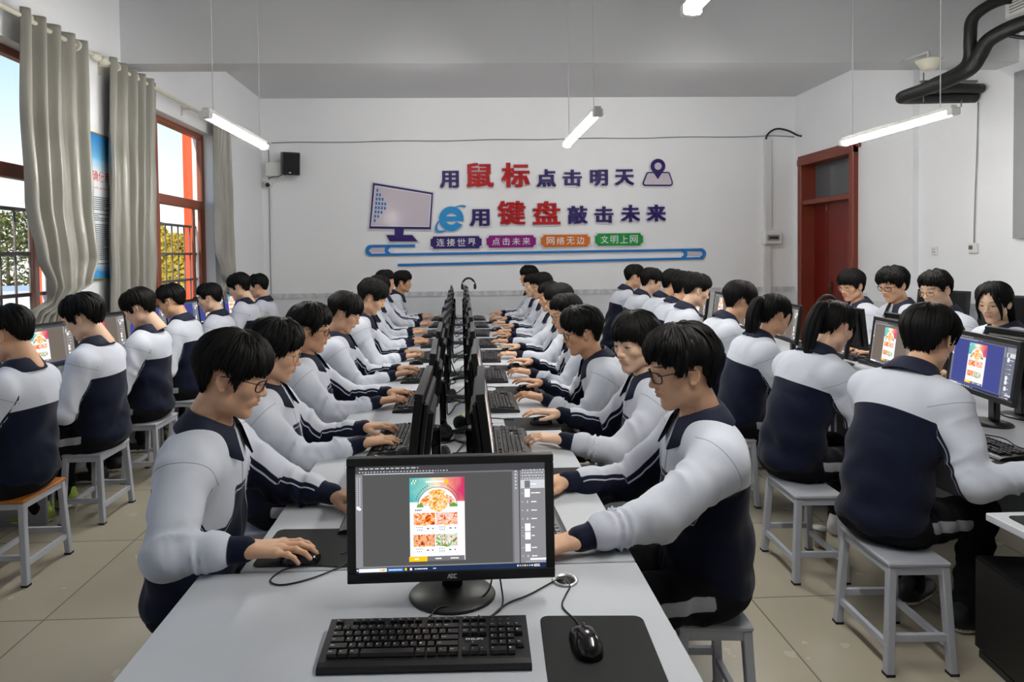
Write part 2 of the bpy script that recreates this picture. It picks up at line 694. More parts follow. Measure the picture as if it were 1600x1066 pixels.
def room():
    struct(MB().box(((XL + XR) / 2, (YB + YF) / 2, -0.05), (XR - XL + 0.9, YF - YB + 0.6, 0.1)).build('floor', 'floor'))
    struct(MB().box(((XL + XR) / 2, (YB + YF) / 2, ZC + 0.06), (XR - XL + 0.6, YF - YB + 0.6, 0.12)).build('ceiling', 'ceil'))
    struct(wall_x(XL - 0.25, XL, YB - 0.2, YF + 0.2, 0, ZC, [(a, b, WZ0, WZ1) for a, b in WINDOWS]).build('wall_left', 'wall'))
    struct(wall_x(XR, XR + 0.22, YB - 0.2, YF + 0.2, 0, ZC, [DOOR]).build('wall_right', 'wall'))
    struct(MB().box(((XL + XR) / 2, YF + 0.1, ZC / 2), (XR - XL, 0.2, ZC)).build('wall_back', 'wall'))
    struct(MB().box(((XL + XR) / 2, YB - 0.1, ZC / 2), (XR - XL, 0.2, ZC)).build('wall_front', 'wall'))
    # corridor seen through the transom over the door
    mb = MB()
    mb.box((XR + 1.9, 8.6, 1.98), (0.1, 5.0, 3.96))
    mb.box((XR + 1.05, 6.1, 1.98), (1.66, 0.1, 3.96))
    mb.box((XR + 1.05, 11.1, 1.98), (1.66, 0.1, 3.96))
    mb.box((XR + 1.05, 8.6, 4.02), (1.66, 5.0, 0.12))
    mb.box((XR + 1.2, 8.6, -0.05), (1.5, 5.0, 0.1))
    struct(mb.build('wall_corridor', 'paint_white'))
    struct(MB().box(((XL + XR) / 2, 5.875, 3.635), (XR - XL, 0.25, 0.65)).build('beam', 'ceil'))
    struct(MB().box(((XL + XR) / 2, 0.35, 3.62), (XR - XL, 0.24, 0.68)).build('beam', 'ceil'))
    # shallow pilasters
    struct(MB().box((XR - 0.035, 7.43, ZC / 2), (0.07, 0.8, ZC)).build('pillar', 'wall'))
    # embossed border along the top of the dado
    z, h = 1.01, 0.075
    struct(MB().box(((XL + XR) / 2, YF - 0.006, z), (XR - XL, 0.012, h)).build('trim_1', 'trim'))
    struct(MB().box((XL + 0.006, (5 + YF) / 2, z), (0.012, YF - 5, h)).build('trim_2', 'trim'))
    struct(MB().box((XR - 0.006, 5.3, z), (0.012, 5.6, h)).build('trim_3', 'trim'))
    # tile skirting
    struct(MB().box(((XL + XR) / 2, YF - 0.006, 0.06), (XR - XL, 0.012, 0.12)).build('baseboard_back', 'desk_edge'))
    struct(MB().box((XL + 0.006, 3.5, 0.06), (0.012, 12.3, 0.12)).build('baseboard_left', 'desk_edge'))
    struct(MB().box((XR - 0.006, 2.6, 0.06), (0.012, 10.9, 0.12)).build('baseboard_right', 'desk_edge'))


def window(idx, a, b):
    x = XL - 0.145
    fw = 0.055
    zt = 2.22
    ym = a + 0.66 if b - a < 2.1 else (a + b) / 2
    mb = MB()
    for (y0, y1) in ((a, a + fw), (b - fw, b), (ym - 0.035, ym + 0.035)):
        mb.box((x, (y0 + y1) / 2, (WZ0 + WZ1) / 2), (0.07, y1 - y0, WZ1 - WZ0), bev=0.006)
    for (z0, z1) in ((WZ0, WZ0 + fw), (WZ1 - fw, WZ1), (zt - 0.05, zt + 0.05)):
        for (y0, y1) in ((a + fw, ym - 0.035), (ym + 0.035, b - fw)):
            mb.box((x, (y0 + y1) / 2, (z0 + z1) / 2), (0.07, y1 - y0, z1 - z0), bev=0.006)
    w = struct(mb.build('window_%d' % idx, 'winframe'))
    panes = MB()
    sash = MB()
    for (y0, y1) in ((a + fw, ym - 0.035), (ym + 0.035, b - fw)):
        for (z0, z1) in ((WZ0 + fw, zt - 0.05), (zt + 0.05, WZ1 - fw)):
            panes.box((x - 0.012, (y0 + y1) / 2, (z0 + z1) / 2), (0.004, y1 - y0, z1 - z0))
        # sliding sash in the lower light
        z0, z1 = WZ0 + fw, zt - 0.05
        for yy in (y0 + 0.02, y1 - 0.02):
            sash.box((x + 0.005, yy, (z0 + z1) / 2), (0.03, 0.04, z1 - z0))
        for yy in (y1 - 0.11, y1 - 0.155):
            sash.box((x - 0.03, yy, (z0 + z1) / 2), (0.015, 0.022, z1 - z0))
    panes.build('window_pane', 'pane', w)
    sash.build('window_sash', 'winframe', w)
    MB().box((XL - 0.035, (a + b) / 2, WZ0 + 0.012), (0.15, b - a, 0.024), bev=0.004).build('window_sill', 'paint_white', w)
    # security bars outside
    bars = MB()
    xb = XL - 0.235
    n = int((b - a) / 0.15)
    for i in range(1, n):
        y = a + (b - a) * i / n
        bars.tube([(xb, y, WZ0), (xb, y, 1.97)], 0.009, 6)
    for z in (1.05, 1.35, 1.65, 1.97):
        bars.box((xb, (a + b) / 2, z), (0.03, b - a, 0.026))
    bars.build('window_bars', 'bar', w)
    # painted outer reveal
    mb = MB()
    xo = XL - (0.36 if idx == 3 else 0.27)
    for (y0, y1) in ((a - 0.16, a), (b, b + 0.16)):
        mb.box(((XL - 0.25 + xo) / 2, (y0 + y1) / 2, 1.9), (XL - 0.25 - xo, y1 - y0, 3.4))
    mb.build('window_surround', 'orange', w)


def outside():
    """what the windows look onto: the ground one floor down, trees, a pale block"""
    struct(MB().box((-30, 25, -4.6), (54, 90, 0.2)).build('ground_outside', mat('dry grass ground', (128, 122, 84), 0.9, var=0.25, scale=0.6)))
    leafm = {}
    for nm, c in (('golden', (196, 170, 44)), ('olive', (104, 110, 48)), ('pine', (44, 62, 40))):
        leafm[nm] = mat(nm + ' leaves', c, 0.7, var=0.35, scale=1.5)
    bark = mat('grey tree bark', (92, 78, 64), 0.9, var=0.2)

    def tree(x, y, top, w, kind, label, seed):
        r = random.Random(seed)
        base = -4.5
        t = thing('tree', label, 'tree', (x, y, base), r.uniform(0, 6), 'trees outside the windows')
        hh = top - base
        MB().tube([(0, 0, 0), (0.05, 0.02, hh * .5), (0, 0, hh * .85)], [0.16, 0.11, 0.03], 8).build('trunk', bark, t)
        v, f = [], []
        for i in range(5200):
            q = r.random() ** 0.6
            z = hh * (0.16 + 0.84 * q)
            prof = (math.sin(PI * min(1, (1 - q) * 0.86 + 0.1)) ** 0.7) * w * (0.75 + 0.25 * math.sin(q * 19 + seed))
            g = r.uniform(0, 2 * PI)
            rr = prof * math.sqrt(r.uniform(0.25, 1.0))
            p = Vector((rr * math.cos(g), rr * math.sin(g), z))
            s = r.uniform(0.06, 0.14)
            a = Vector((r.gauss(0, 1), r.gauss(0, 1), r.gauss(0, 1))).normalized()
            b = a.orthogonal().normalized()
            o = len(v)
            v += [p - a * s, p + b * s * .6, p + a * s, p - b * s * .6]
            f.append((o, o + 1, o + 2, o + 3))
        mb = MB()
        mb._add(v, f)
        mb.build('foliage', leafm[kind], t)

    sp = [(-11.5, 24, 3.0, 1.7, 'golden', 'golden yellow poplar behind the bars of the far window'),
          (-13.8, 27, 3.3, 1.9, 'golden', 'yellow poplar just behind the golden one at the far window'),
          (-9.3, 22, 2.4, 1.4, 'golden', 'low golden tree at the right edge of the far window'),
          (-17.5, 34, 4.4, 3.0, 'pine', 'dark green tree above the yellow poplars outside'),
          (-25, 36.2, 4.2, 3.4, 'olive', 'olive green tree above the white building outside'),
          (-32, 42.5, 5.0, 3.6, 'olive', 'broad olive tree behind the white building outside'),
          (-39, 48, 5.8, 4.0, 'pine', 'dark tree at the far left outside the near window'),
          (-21, 40, 4.4, 3.5, 'pine', 'dark green tree standing back between the two windows')]
    for i, a in enumerate(sp):
        tree(*a, seed=11 + i)
    b = thing('building', 'low white block with rows of windows outside the near window', 'building', (-21.5, 28.5, -4.5))
    MB().box((0, 0, 2.35), (9, 5, 4.7)).build('wall', mat('white outside wall', (226, 230, 238), 0.8), b)
    MB().box((0, 0, 4.78), (9.3, 5.3, 0.16)).build('roof', mat('pale roof edge', (206, 210, 220), 0.8), b)
    wm = mat('dark outside glass', (70, 84, 104), 0.15)
    for zz in (1.2, 3.3):
        for k in range(6):
            MB().box((-3.8 + k * 1.5, -2.5, zz), (0.8, 0.06, 1.1)).build('window', wm, b)


def door():
    ya, yb, _, zt = DOOR
    x = XR + 0.02
    mb = MB()
    for y in (ya + 0.05, yb - 0.05):
        mb.box((x + 0.06, y, zt / 2), (0.30, 0.1, zt), bev=0.008)
    mb.box((x + 0.06, (ya + yb) / 2, zt - 0.05), (0.32, yb - ya, 0.1), bev=0.008)
    mb.box((x + 0.06, (ya + yb) / 2, 2.31), (0.26, yb - ya - 0.2, 0.07), bev=0.008)
    mb.box((x - 0.03, (ya + yb) / 2, zt + 0.01), (0.05, yb - ya + 0.12, 0.09), bev=0.006)
    d = struct(mb.build('door_1', 'door_frame'))
    xl = XR + 0.16
    MB().box((xl, (ya + yb) / 2, 2.62), (0.012, yb - ya - 0.2, 0.52)).build('transom_pane', mat('grey transom glass', (92, 96, 100), 0.12, var=0.03), d)
    a0, a1 = ya + 0.1, yb - 0.1
    ym = a0 + 0.80
    lf = MB()
    # wide leaf with a narrow vertical light
    l0, l1, g0, g1, s0, s1 = a0, ym, a0 + 0.16, a0 + 0.31, 1.12, 1.88
    for (p, q, r, s) in ((l0, g0, 0.01, 2.27), (g1, l1 - 0.004, 0.01, 2.27), (g0, g1, 0.01, s0), (g0, g1, s1, 2.27)):
        lf.box((xl, (p + q) / 2, (r + s) / 2), (0.045, q - p, s - r))
    leaf = lf.build('door_leaf', 'door', d)
    fr = MB()
    for (p, q, r, s) in ((g0 - .02, g0, s0, s1), (g1, g1 + .02, s0, s1), (g0 - .02, g1 + .02, s0 - .02, s0), (g0 - .02, g1 + .02, s1, s1 + .02)):
        fr.box((xl - 0.026, (p + q) / 2, (r + s) / 2), (0.014, q - p, s - r))
    fr.build('light_frame', 'door_frame', leaf)
    MB().box((xl, (g0 + g1) / 2, (s0 + s1) / 2), (0.01, g1 - g0, s1 - s0)).build('light_pane', mat('dark door glass', (84, 88, 92), 0.12, var=0.02), leaf)
    l2 = MB().box((xl, (ym + a1) / 2, 1.14), (0.045, a1 - ym - 0.004, 2.26)).build('door_leaf', mat('deep red door paint', (104, 18, 12), 0.3, var=0.1), d)
    h = MB()
    h.box((xl - 0.035, ym - 0.07, 1.05), (0.02, 0.05, 0.2), bev=0.004)
    h.tube([(xl - 0.05, ym - 0.07, 1.08), (xl - 0.08, ym - 0.07, 1.08), (xl - 0.08, ym - 0.19, 1.08)], 0.009, 8)
    h.build('door_handle', 'brass_dark', leaf)
    MB().tube([(xl - 0.03, ym + 0.03, 2.26), (xl - 0.035, ym + 0.03, 2.2), (xl - 0.03, ym + 0.03, 2.16)], 0.008, 6).build('door_latch', 'brass', l2)


# ------------------------------------------------------------------ hanging lamps
def lamps():
    def lamp(x, y, label, z=2.50, rz=0.0):
        t = thing('pendant_tube_lamp', label, 'lamp', (x, y, z), rz, 'hanging tube lamps')
        h = MB()
        h.box((0, 0, 0.03), (0.05, 1.2, 0.03), bev=0.006)
        for q in (-1, 1):  # side wings added to hold back the tube's upward light
            h.box((q * 0.026, 0, 0.015), (0.022, 1.16, 0.003), rot=Matrix.Rotation(R_(18 * q), 3, 'Y'))
        h.build('housing', 'lamp_body', t)
        for s in (-1, 1):
            c = MB()
            c.box((0, s * 0.595, 0.0), (0.07, 0.05, 0.05), bev=0.008)
            c.build('end_cap', 'lamp_body', t)
        MB().tube([(0, -0.575, -0.012), (0, 0.575, -0.012)], 0.016, 12).build('tube', 'tube', t)
        for s in (-1, 1):
            MB().tube([(0, s * 0.48, 0.04), (0, s * 0.48, ZC - z)], 0.0035, 6).build('hanging_wire', 'conduit', t)
            MB().lathe([(0.0, 0), (0.022, 0), (0.022, 0.02), (0.0, 0.02)], 12, (0, s * 0.48, ZC - z - 0.02)).build('ceiling_cup', 'lamp_body', t)
        return t
    for x, nm in ((-1.58, 'above the row of students by the windows'), (0.885, 'above the central table'), (3.22, 'beside the black pipes on the right')):
        lamp(x, 4.68, 'lit white tube lamp hanging ' + nm)
    for x, nm in ((-0.4, 'left'), (2.6, 'right')):  # pair added out of view to brighten the slogan wall
        lamp(x, 6.62, 'added unseen tube lamp on short wires behind the ceiling beam, %s one of the two' % nm, 3.68, PI / 2)
    lamp(0.86, 1.76, 'lit tube lamp nearest overhead, cut by the top edge of the picture')


# ------------------------------------------------------------------ slogan wall
CHARS = [
    ('用', 'n', -0.301, -0.014, 2.599, 2.868), ('鼠', 'r', 0.102, 0.511, 2.603, 2.984),
    ('标', 'r', 0.626, 1.053, 2.599, 2.983), ('点', 'n', 1.158, 1.453, 2.605, 2.879),
    ('击', 'n', 1.557, 1.845, 2.611, 2.87), ('明', 'n', 1.972, 2.243, 2.612, 2.867),
    ('天', 'n', 2.353, 2.642, 2.618, 2.87), ('用', 'n', 0.142, 0.442, 2.021, 2.287),
    ('键', 'r', 0.563, 0.983, 2.033, 2.411), ('盘', 'r', 1.096, 1.514, 2.034, 2.401),
    ('敲', 'n', 1.628, 1.929, 2.042, 2.323), ('击', 'n', 2.035, 2.323, 2.05, 2.311),
    ('未', 'n', 2.443, 2.732, 2.059, 2.33), ('来', 'n', 2.838, 3.129, 2.064, 2.329)]


def on_wall(y):
    return lambda a, b, c: (a, y - c, b)


def ring(cx, cz, r0, r1, a0, a1, n=24, sx=1.0, rot=0.0, squash=1.0):
    """polygon of a ring sector in the wall plane"""
    out = []
    for rr, rev in ((r1, False), (r0, True)):
        pts = []
        for i in range(n + 1):
            a = a0 + (a1 - a0) * i / n
            x, z = rr * math.cos(a), rr * math.sin(a) * squash
            pts.append((cx + x * math.cos(rot) - z * math.sin(rot), cz + x * math.sin(rot) + z * math.cos(rot)))
        out += pts[::-1] if rev else pts
    return out


def grow(poly, d):
    """polygon pushed outward by d (for the white backing boards)"""
    n = len(poly)
    ar = sum(poly[i][0] * poly[(i + 1) % n][1] - poly[(i + 1) % n][0] * poly[i][1] for i in range(n))
    sg = 1 if ar > 0 else -1
    out = []
    for i in range(n):
        a, b, c = Vector(poly[i - 1]), Vector(poly[i]), Vector(poly[(i + 1) % n])
        e1, e2 = (b - a), (c - b)
        if e1.length < 1e-6 or e2.length < 1e-6:
            out.append(tuple(b)); continue
        e1.normalize(); e2.normalize()
        n1, n2 = Vector((e1.y, -e1.x)) * sg, Vector((e2.y, -e2.x)) * sg
        m = n1 + n2
        if m.length < 1e-3:
            m = n1
        m.normalize()
        k = d / max(0.45, m.dot(n1))
        out.append(tuple(b + m * k))
    return out


def sign():
    rows = ['upper', 'lower']
    cnt = [0, 0]
    ordn = ['first', 'second', 'third', 'fourth', 'fifth', 'sixth', 'seventh']
    for i, (ch, k, x0, x1, z0, z1) in enumerate(CHARS):
        r = 0 if i < 7 else 1
        nm = {'n': 'violet', 'r': 'big red'}[k]
        t = MB()
        w = 0.012 if k == 'n' else 0.015
        for dx, dz in ((-1, -.5), (1, -.5), (-1, .5), (1, .5)):
            fit_text(t, ch, x0 + w + dx * w, x1 - w + dx * w, z0 + w + dz * w, z1 - w + dz * w, 0, on_wall(YF - 0.034 - 2e-4 * (dx + 2 * dz + 3)), 0.0, 0.012)
        o = t.build('wall_character', 'navy_sign' if k == 'n' else 'red_sign')
        tag(o, '%s raised character, %s in the %s line of the wall slogan' % (nm, ordn[cnt[r]], rows[r]), 'sign', 'characters of the wall slogan')
        cnt[r] += 1
        b = MB()
        for q in range(8):
            dx, dz = 0.032 * math.cos(q * PI / 4), 0.032 * math.sin(q * PI / 4)
            fit_text(b, ch, x0 + w + dx, x1 - w + dx, z0 + w + dz, z1 - w + dz, 0, on_wall(YF - 0.012 + q * 1e-4), 0.0, 0.012)
        b.build('backing', 'white_sign', o)
    # plaques
    for (s, x0, x1, z0, z1, m, nm) in (('连接世界', -0.46, 0.325, 1.686, 1.887, 'navy_sign', 'violet'),
                                       ('点击未来', 0.382, 1.145, 1.693, 1.891, 'magenta_sign', 'magenta'),
                                       ('网络无边', 1.208, 1.971, 1.694, 1.892, 'orange_sign', 'orange'),
                                       ('文明上网', 2.035, 2.783, 1.702, 1.904, 'green_sign', 'green')):
        def plq(e):
            a, b, c, d, k = x0 - e, x1 + e, z0 - e, z1 + e, 0.04
            P = []
            for (cx, cz, s0) in ((a, c, 90), (b, c, 180), (b, d, 270), (a, d, 0)):
                arc = [(cx + k * math.cos(R_(s0 - q)), cz + k * math.sin(R_(s0 - q))) for q in range(0, 91, 18)]
                P += arc
            return P
        o = MB().prism(plq(-0.008), 0.02, 0, on_wall(YF - 0.022)).build('wall_plaque', m)
        tag(o, '%s plaque with notched corners and white characters under the slogan' % nm, 'sign', 'plaques under the slogan')
        MB().prism(plq(0.016), 0.02, 0, on_wall(YF - 0.001)).build('backing', 'white_sign', o)
        t = MB()
        w = (x1 - x0)
        for k, c in enumerate(s):
            cx = x0 + w * (0.2 + 0.2 * k)
            fit_text(t, c, cx - w * .078, cx + w * .078, z0 + 0.042, z1 - 0.042, 0, on_wall(YF - 0.0435), 0.008, 0.0)
        t.build('lettering', 'legend', o)
    # monitor emblem
    outer = [(-1.296, 2.691), (-0.404, 2.535), (-0.446, 1.988), (-1.366, 2.01)]
    inner = [(-1.262, 2.640), (-0.442, 2.499), (-0.478, 2.034), (-1.327, 2.053)]
    foot = [(-0.987, 2.006), (-0.85, 2.004), (-0.859, 1.907), (-0.726, 1.905), (-0.645, 1.808), (-1.063, 1.813), (-1.116, 1.909), (-0.988, 1.908)]
    o = MB().prism(outer, 0.02, 0, on_wall(YF - 0.022)).prism(foot, 0.02, 0, on_wall(YF - 0.022)).build('wall_emblem', 'navy_sign')
    tag(o, 'violet outlined desktop screen emblem with blue squares, left of the slogan', 'sign')
    MB().prism(grow(outer, 0.025), 0.02, 0, on_wall(YF - 0.001)).prism(grow(foot, 0.022), 0.019, 0, on_wall(YF - 0.001)).build('backing', 'white_sign', o)
    MB().prism(grow(inner, 0.012), 0.003, 0, on_wall(YF - 0.042)).build('white_line', 'white_sign', o)
    MB().prism(inner, 0.003, 0, on_wall(YF - 0.0452)).build('panel', 'lilac_sign', o)
    sq = MB()
    for r, n in enumerate((1, 2, 3, 4, 4, 3, 2, 1)):
        for k in range(n):
            cx, cz = -1.235 - 0.0065 * r + 0.0445 * k, 2.578 - 0.0645 * r - 0.004 * k
            sq.prism([(cx - .013, cz - .021), (cx + .013, cz - .021), (cx + .014, cz + .021), (cx - .012, cz + .021)], 0.003, 0, on_wall(YF - 0.0484))
    sq.build('square_pattern', 'blue_sign', o)
    # letter e with its swoosh
    cx, cz, ra, rb = -0.135, 2.142, 0.185, 0.088
    e = MB()
    e.prism(ring(cx, cz, rb, ra, R_(12), R_(330), 40), 0.02, 0, on_wall(YF - 0.022))
    e.prism([(cx - rb - 0.02, cz - 0.032), (cx + ra, cz - 0.032), (cx + ra - 0.002, cz + 0.036), (cx - rb - 0.02, cz + 0.036)], 0.019, 0, on_wall(YF - 0.022))
    e.prism(ring(cx - 0.005, cz + 0.0, 0.262, 0.292, R_(2), R_(62), 20, rot=R_(38), squash=0.42), 0.021, 0, on_wall(YF - 0.022))
    e.prism(ring(cx - 0.005, cz + 0.0, 0.255, 0.295, R_(128), R_(232), 24, rot=R_(38), squash=0.40), 0.021, 0, on_wall(YF - 0.022))
    o = e.build('wall_emblem', 'bright_blue')
    tag(o, 'blue letter e emblem with a swoosh, at the start of the lower slogan line', 'sign')
    b = MB()
    b.prism(ring(cx, cz, rb - 0.02, ra + 0.022, R_(8), R_(334), 40), 0.018, 0, on_wall(YF - 0.001))
    b.prism([(cx - rb - 0.02, cz - 0.05), (cx + ra + .02, cz - 0.05), (cx + ra + .02, cz + 0.054), (cx - rb - 0.02, cz + 0.054)], 0.0175, 0, on_wall(YF - 0.001))
    b.prism(ring(cx - 0.005, cz, 0.24, 0.315, R_(-2), R_(66), 20, rot=R_(38), squash=0.42), 0.019, 0, on_wall(YF - 0.001))
    b.prism(ring(cx - 0.005, cz, 0.235, 0.318, R_(124), R_(236), 24, rot=R_(38), squash=0.40), 0.019, 0, on_wall(YF - 0.001))
    b.build('backing', 'white_sign', o)
    # map pin
    px, pz = 3.008, 2.905
    head = [(px + 0.112 * math.cos(R_(a)), pz + 0.112 * math.sin(R_(a))) for a in range(-28, 209, 8)]
    pin_out = head + [(3.006, 2.712)]
    mp = [(2.862, 2.822), (3.165, 2.820), (3.192, 2.806), (3.238, 2.668), (3.236, 2.628), (3.205, 2.606), (2.808, 2.610), (2.776, 2.632), (2.776, 2.664), (2.835, 2.808)]
    o = MB()
    hole = [(px + 0.055 * math.cos(R_(a)), pz + 0.055 * math.sin(R_(a))) for a in range(0, 360, 15)]
    o.prism(mp, 0.016, 0, on_wall(YF - 0.022))
    o = o.build('wall_emblem', 'navy_sign')
    tag(o, 'violet map pin emblem over an outlined tile, end of the upper slogan line', 'sign')
    MB().prism(grow(mp, 0.022), 0.02, 0, on_wall(YF - 0.001)).prism(grow(pin_out, 0.02), 0.019, 0, on_wall(YF - 0.001)).build('backing', 'white_sign', o)
    MB().prism(grow(mp, -0.02), 0.004, 0, on_wall(YF - 0.038)).build('tile_panel', 'lilac_sign', o)
    MB().prism(pin_out, 0.01, 0, on_wall(YF - 0.042)).build('pin', 'navy_sign', o)
    MB().prism(hole, 0.003, 0, on_wall(YF - 0.0522)).build('pin_hole', 'lilac_sign', o)
    # long blue bars: like an open paper clip
    zc, rr = 1.680, 0.083
    o = MB()
    lx, rx = -1.348, 3.668

    def half(cx, cz, r0, r1, a0, a1, xe, zt, tt):
        return None
    zl = 1.680
    zr = 1.568
    # left rounded end
    o.prism(ring(lx, zl, 0.028, rr, R_(90), R_(270), 20), 0.016, 0, on_wall(YF - 0.014))
    o.prism(ring(-1.06, zl, 0.030, rr, R_(90), R_(270), 20), 0.016, 0, on_wall(YF - 0.014))
    o.prism([(lx, zl + .045), (-0.688, zl + .045), (-0.688, zl + rr), (lx, zl + rr)], 0.0158, 0, on_wall(YF - 0.014))
    o.prism([(lx, zl - rr), (3.43, 1.612), (3.668, 1.606), (rx, 1.652), (3.40, 1.648), (lx, zl - .05)], 0.0158, 0, on_wall(YF - 0.014))
    o.prism(ring(rx, zr, 0.035, 0.084, R_(-90), R_(90), 20), 0.016, 0, on_wall(YF - 0.014))
    o.prism(ring(3.375, zr, 0.036, 0.084, R_(-90), R_(90), 20), 0.016, 0, on_wall(YF - 0.014))
    o.prism([(-0.949, 1.438), (rx, zr - .084), (rx, zr - .05), (-0.949, 1.473)], 0.0158, 0, on_wall(YF - 0.014))
    o = o.build('wall_emblem', 'blue_sign')
    tag(o, 'long blue double bar with rounded ends under the plaques', 'sign')
    b = MB()
    for cx, cz, sgn in ((lx, zl, 1), (rx, zr, -1)):
        a0 = 90 if sgn > 0 else -90
        b.prism(ring(cx, cz, 0.0, rr + 0.018, R_(a0), R_(a0 + 180), 20), 0.012, 0, on_wall(YF - 0.001))
    b.prism([(lx, zl - rr - .016), (-1.0, zl - rr - .016), (-1.0, zl + rr + .016), (lx, zl + rr + .016)], 0.012, 0, on_wall(YF - 0.001))
    b.prism([(-1.0, zl + .03), (-0.672, zl + .03), (-0.672, zl + rr + .016), (-1.0, zl + rr + .016)], 0.012, 0, on_wall(YF - 0.001))
    b.prism([(-1.0, zl - rr - .018), (rx, 1.590), (rx, 1.668), (-1.0, zl - .036)], 0.0118, 0, on_wall(YF - 0.001))
    b.prism([(3.42, zr - rr - .016), (rx, zr - rr - .016), (rx, zr + rr + .016), (3.42, zr + rr + .016)], 0.0122, 0, on_wall(YF - 0.001))
    b.prism([(-0.965, 1.422), (rx, zr - .1), (rx, zr - .034), (-0.965, 1.489)], 0.0116, 0, on_wall(YF - 0.001))
    b.build('backing', 'white_sign', o)
    MB().prism([(-1.345, zl - .03), (-1.14, zl - .03), (-1.125, zl), (-1.135, zl + .045), (-1.345, zl + .045), (-1.372, zl + .01)], 0.003, 0, on_wall(YF - 0.0132)).build('panel', 'lilac_sign', o)
    MB().prism([(3.46, zr - .035), (3.66, zr - .035), (3.70, zr), (3.66, zr + .035), (3.46, zr + .035)], 0.003, 0, on_wall(YF - 0.0132)).build('panel', 'lilac_sign', o)


# ------------------------------------------------------------------ fittings on walls and ceiling
def fittings():
    # loudspeaker on a bracket, left end of the slogan wall
    t = thing('wall_speaker', 'black loudspeaker tilted on the slogan wall beside the white box', 'speaker', (-2.49, YF - 0.15, 2.97))
    rot = Matrix.Rotation(R_(24), 3, 'Z') @ Matrix.Rotation(R_(8), 3, 'X')
    MB().box((0, 0, 0), (0.25, 0.2, 0.33), rot=rot, bev=0.012).build('cabinet', 'black', t)
    p = rot @ Vector((0, -0.102, 0))
    MB().box(p, (0.22, 0.008, 0.3), rot=rot, bev=0.003).build('grille', 'rubber', t)
    p = rot @ Vector((-0.02, -0.108, -0.13))
    MB().box(p, (0.03, 0.004, 0.012), rot=rot).build('badge', 'silver', t)
    MB().tube([(0, 0.05, 0), (0, 0.15, 0)], 0.02, 8).build('bracket', 'dark', t)
    t = MB().box((-2.735, YF - 0.055, 2.9), (0.27, 0.11, 0.21), bev=0.01).build('junction_box', 'white_plastic')
    tag(t, 'plain white box on the slogan wall just left of the loudspeaker', 'box')
    t = thing('dome_camera', 'white dome camera with dark lens under the white wall box', 'camera', (-2.84, YF - 0.05, 2.71))
    MB().lathe([(0, -.0), (.085, 0), (.085, .025), (0, .025)], 20, (0, 0, 0)).build('base', 'white_plastic', t)
    MB().lathe([(0.0, -.085), (.035, -.078), (.06, -.05), (.07, 0.0), (0, 0.0)], 20, (0, 0, 0)).build('housing', 'white_plastic', t)
    MB().lathe([(0.0, 0), (.034, 0), (.03, .012), (0, .014)], 16, (0, -.052, -.042), rot=Matrix.Rotation(R_(115), 3, 'X')).build('lens', 'black_gloss', t)
    # cables on the slogan wall
    pts = [(-2.8 + i * 0.4, YF - 0.012, 3.30 + 0.003 * i + 0.006 * math.sin(i * 1.7)) for i in range(20)] + [(5.13, YF - 0.012, 3.345)]
    tag(MB().tube(smooth_path(pts, 3), 0.008, 6).build('wall_cable', 'desk_edge'), 'thin cable running level along the slogan wall above the characters', 'cable')
    tag(MB().tube(smooth_path([(-2.84, YF - 0.014, 3.30), (-2.845, YF - .014, 2.6), (-2.85, YF - .014, 1.7), (-2.85, YF - .014, 0.75)], 4), 0.008, 6).build('wall_cable', 'desk_edge'),
        'thin cable running down the left corner below the dome camera', 'cable')
    tag(MB().tube(smooth_path([(-2.62, YF - 0.12, 2.82), (-2.68, YF - .13, 2.78), (-2.76, YF - .06, 2.79), (-2.83, YF - .02, 2.78)], 6), 0.006, 6).build('wall_cable', 'cable'),
        'short black lead from the loudspeaker past the white box', 'cable')
    t = thing('cable_duct', 'upright white cable duct on the slogan wall beside the red door', 'duct', (4.71, YF - 0.03, 0))
    MB().box((0, 0, 2.58), (0.1, 0.06, 1.44), bev=0.004).build('upper_duct', 'conduit', t)
    MB().box((-.01, 0, 0.87), (0.1, 0.06, 1.72), bev=0.004).build('lower_duct', 'conduit', t)
    t = thing('breaker_box', 'small white breaker box set into the upright cable duct', 'box', (4.755, YF - 0.06, 1.80))
    MB().box((0, 0, 0), (0.27, 0.12, 0.2), bev=0.012).build('case', 'white_plastic', t)
    MB().box((0, -0.062, 0), (0.19, 0.008, 0.09), bev=0.003).build('cover', 'desk_edge', t)
    sw = MB()
    for k in range(6):
        sw.box((-0.06 + k * 0.024, -0.068, 0), (0.018, 0.008, 0.035))
    sw.build('switch_row', 'dark', t)
    tag(MB().tube(smooth_path([(4.68, YF - .03, 3.28), (4.69, YF - .05, 3.36), (4.76, YF - .06, 3.43), (4.86, YF - .06, 3.46), (5.02, YF - .05, 3.43), (5.12, YF - .12, 3.35), (5.14, YF - .2, 3.32)], 6), 0.014, 8).build('wall_cable', 'cable'),
        'thick black cable arching from the duct top into the right corner', 'cable')
    # right wall
    t = thing('thermostat', 'white thermostat with a dark display on the right wall', 'thermostat', (XR, 6.24, 1.605))
    MB().box((-0.015, 0, 0), (0.03, 0.1, 0.1), bev=0.006).build('case', 'white_plastic', t)
    MB().box((-0.032, 0.018, 0.008), (0.004, 0.045, 0.04)).build('display', mat('grey green display', (88, 98, 84), 0.3), t)
    t = thing('wall_socket', 'small white wall socket left of the thermostat', 'socket', (XR, 6.78, 1.58))
    MB().box((-0.008, 0, 0), (0.016, 0.086, 0.086), bev=0.005).build('plate', 'white_plastic', t)
    sl = MB()
    for s in (-1, 1):
        sl.box((-0.017, s * 0.014, -0.01), (0.003, 0.005, 0.016))
        sl.box((-0.017, s * 0.009, 0.018), (0.003, 0.004, 0.01))
    sl.build('socket_hole', 'dark', t)
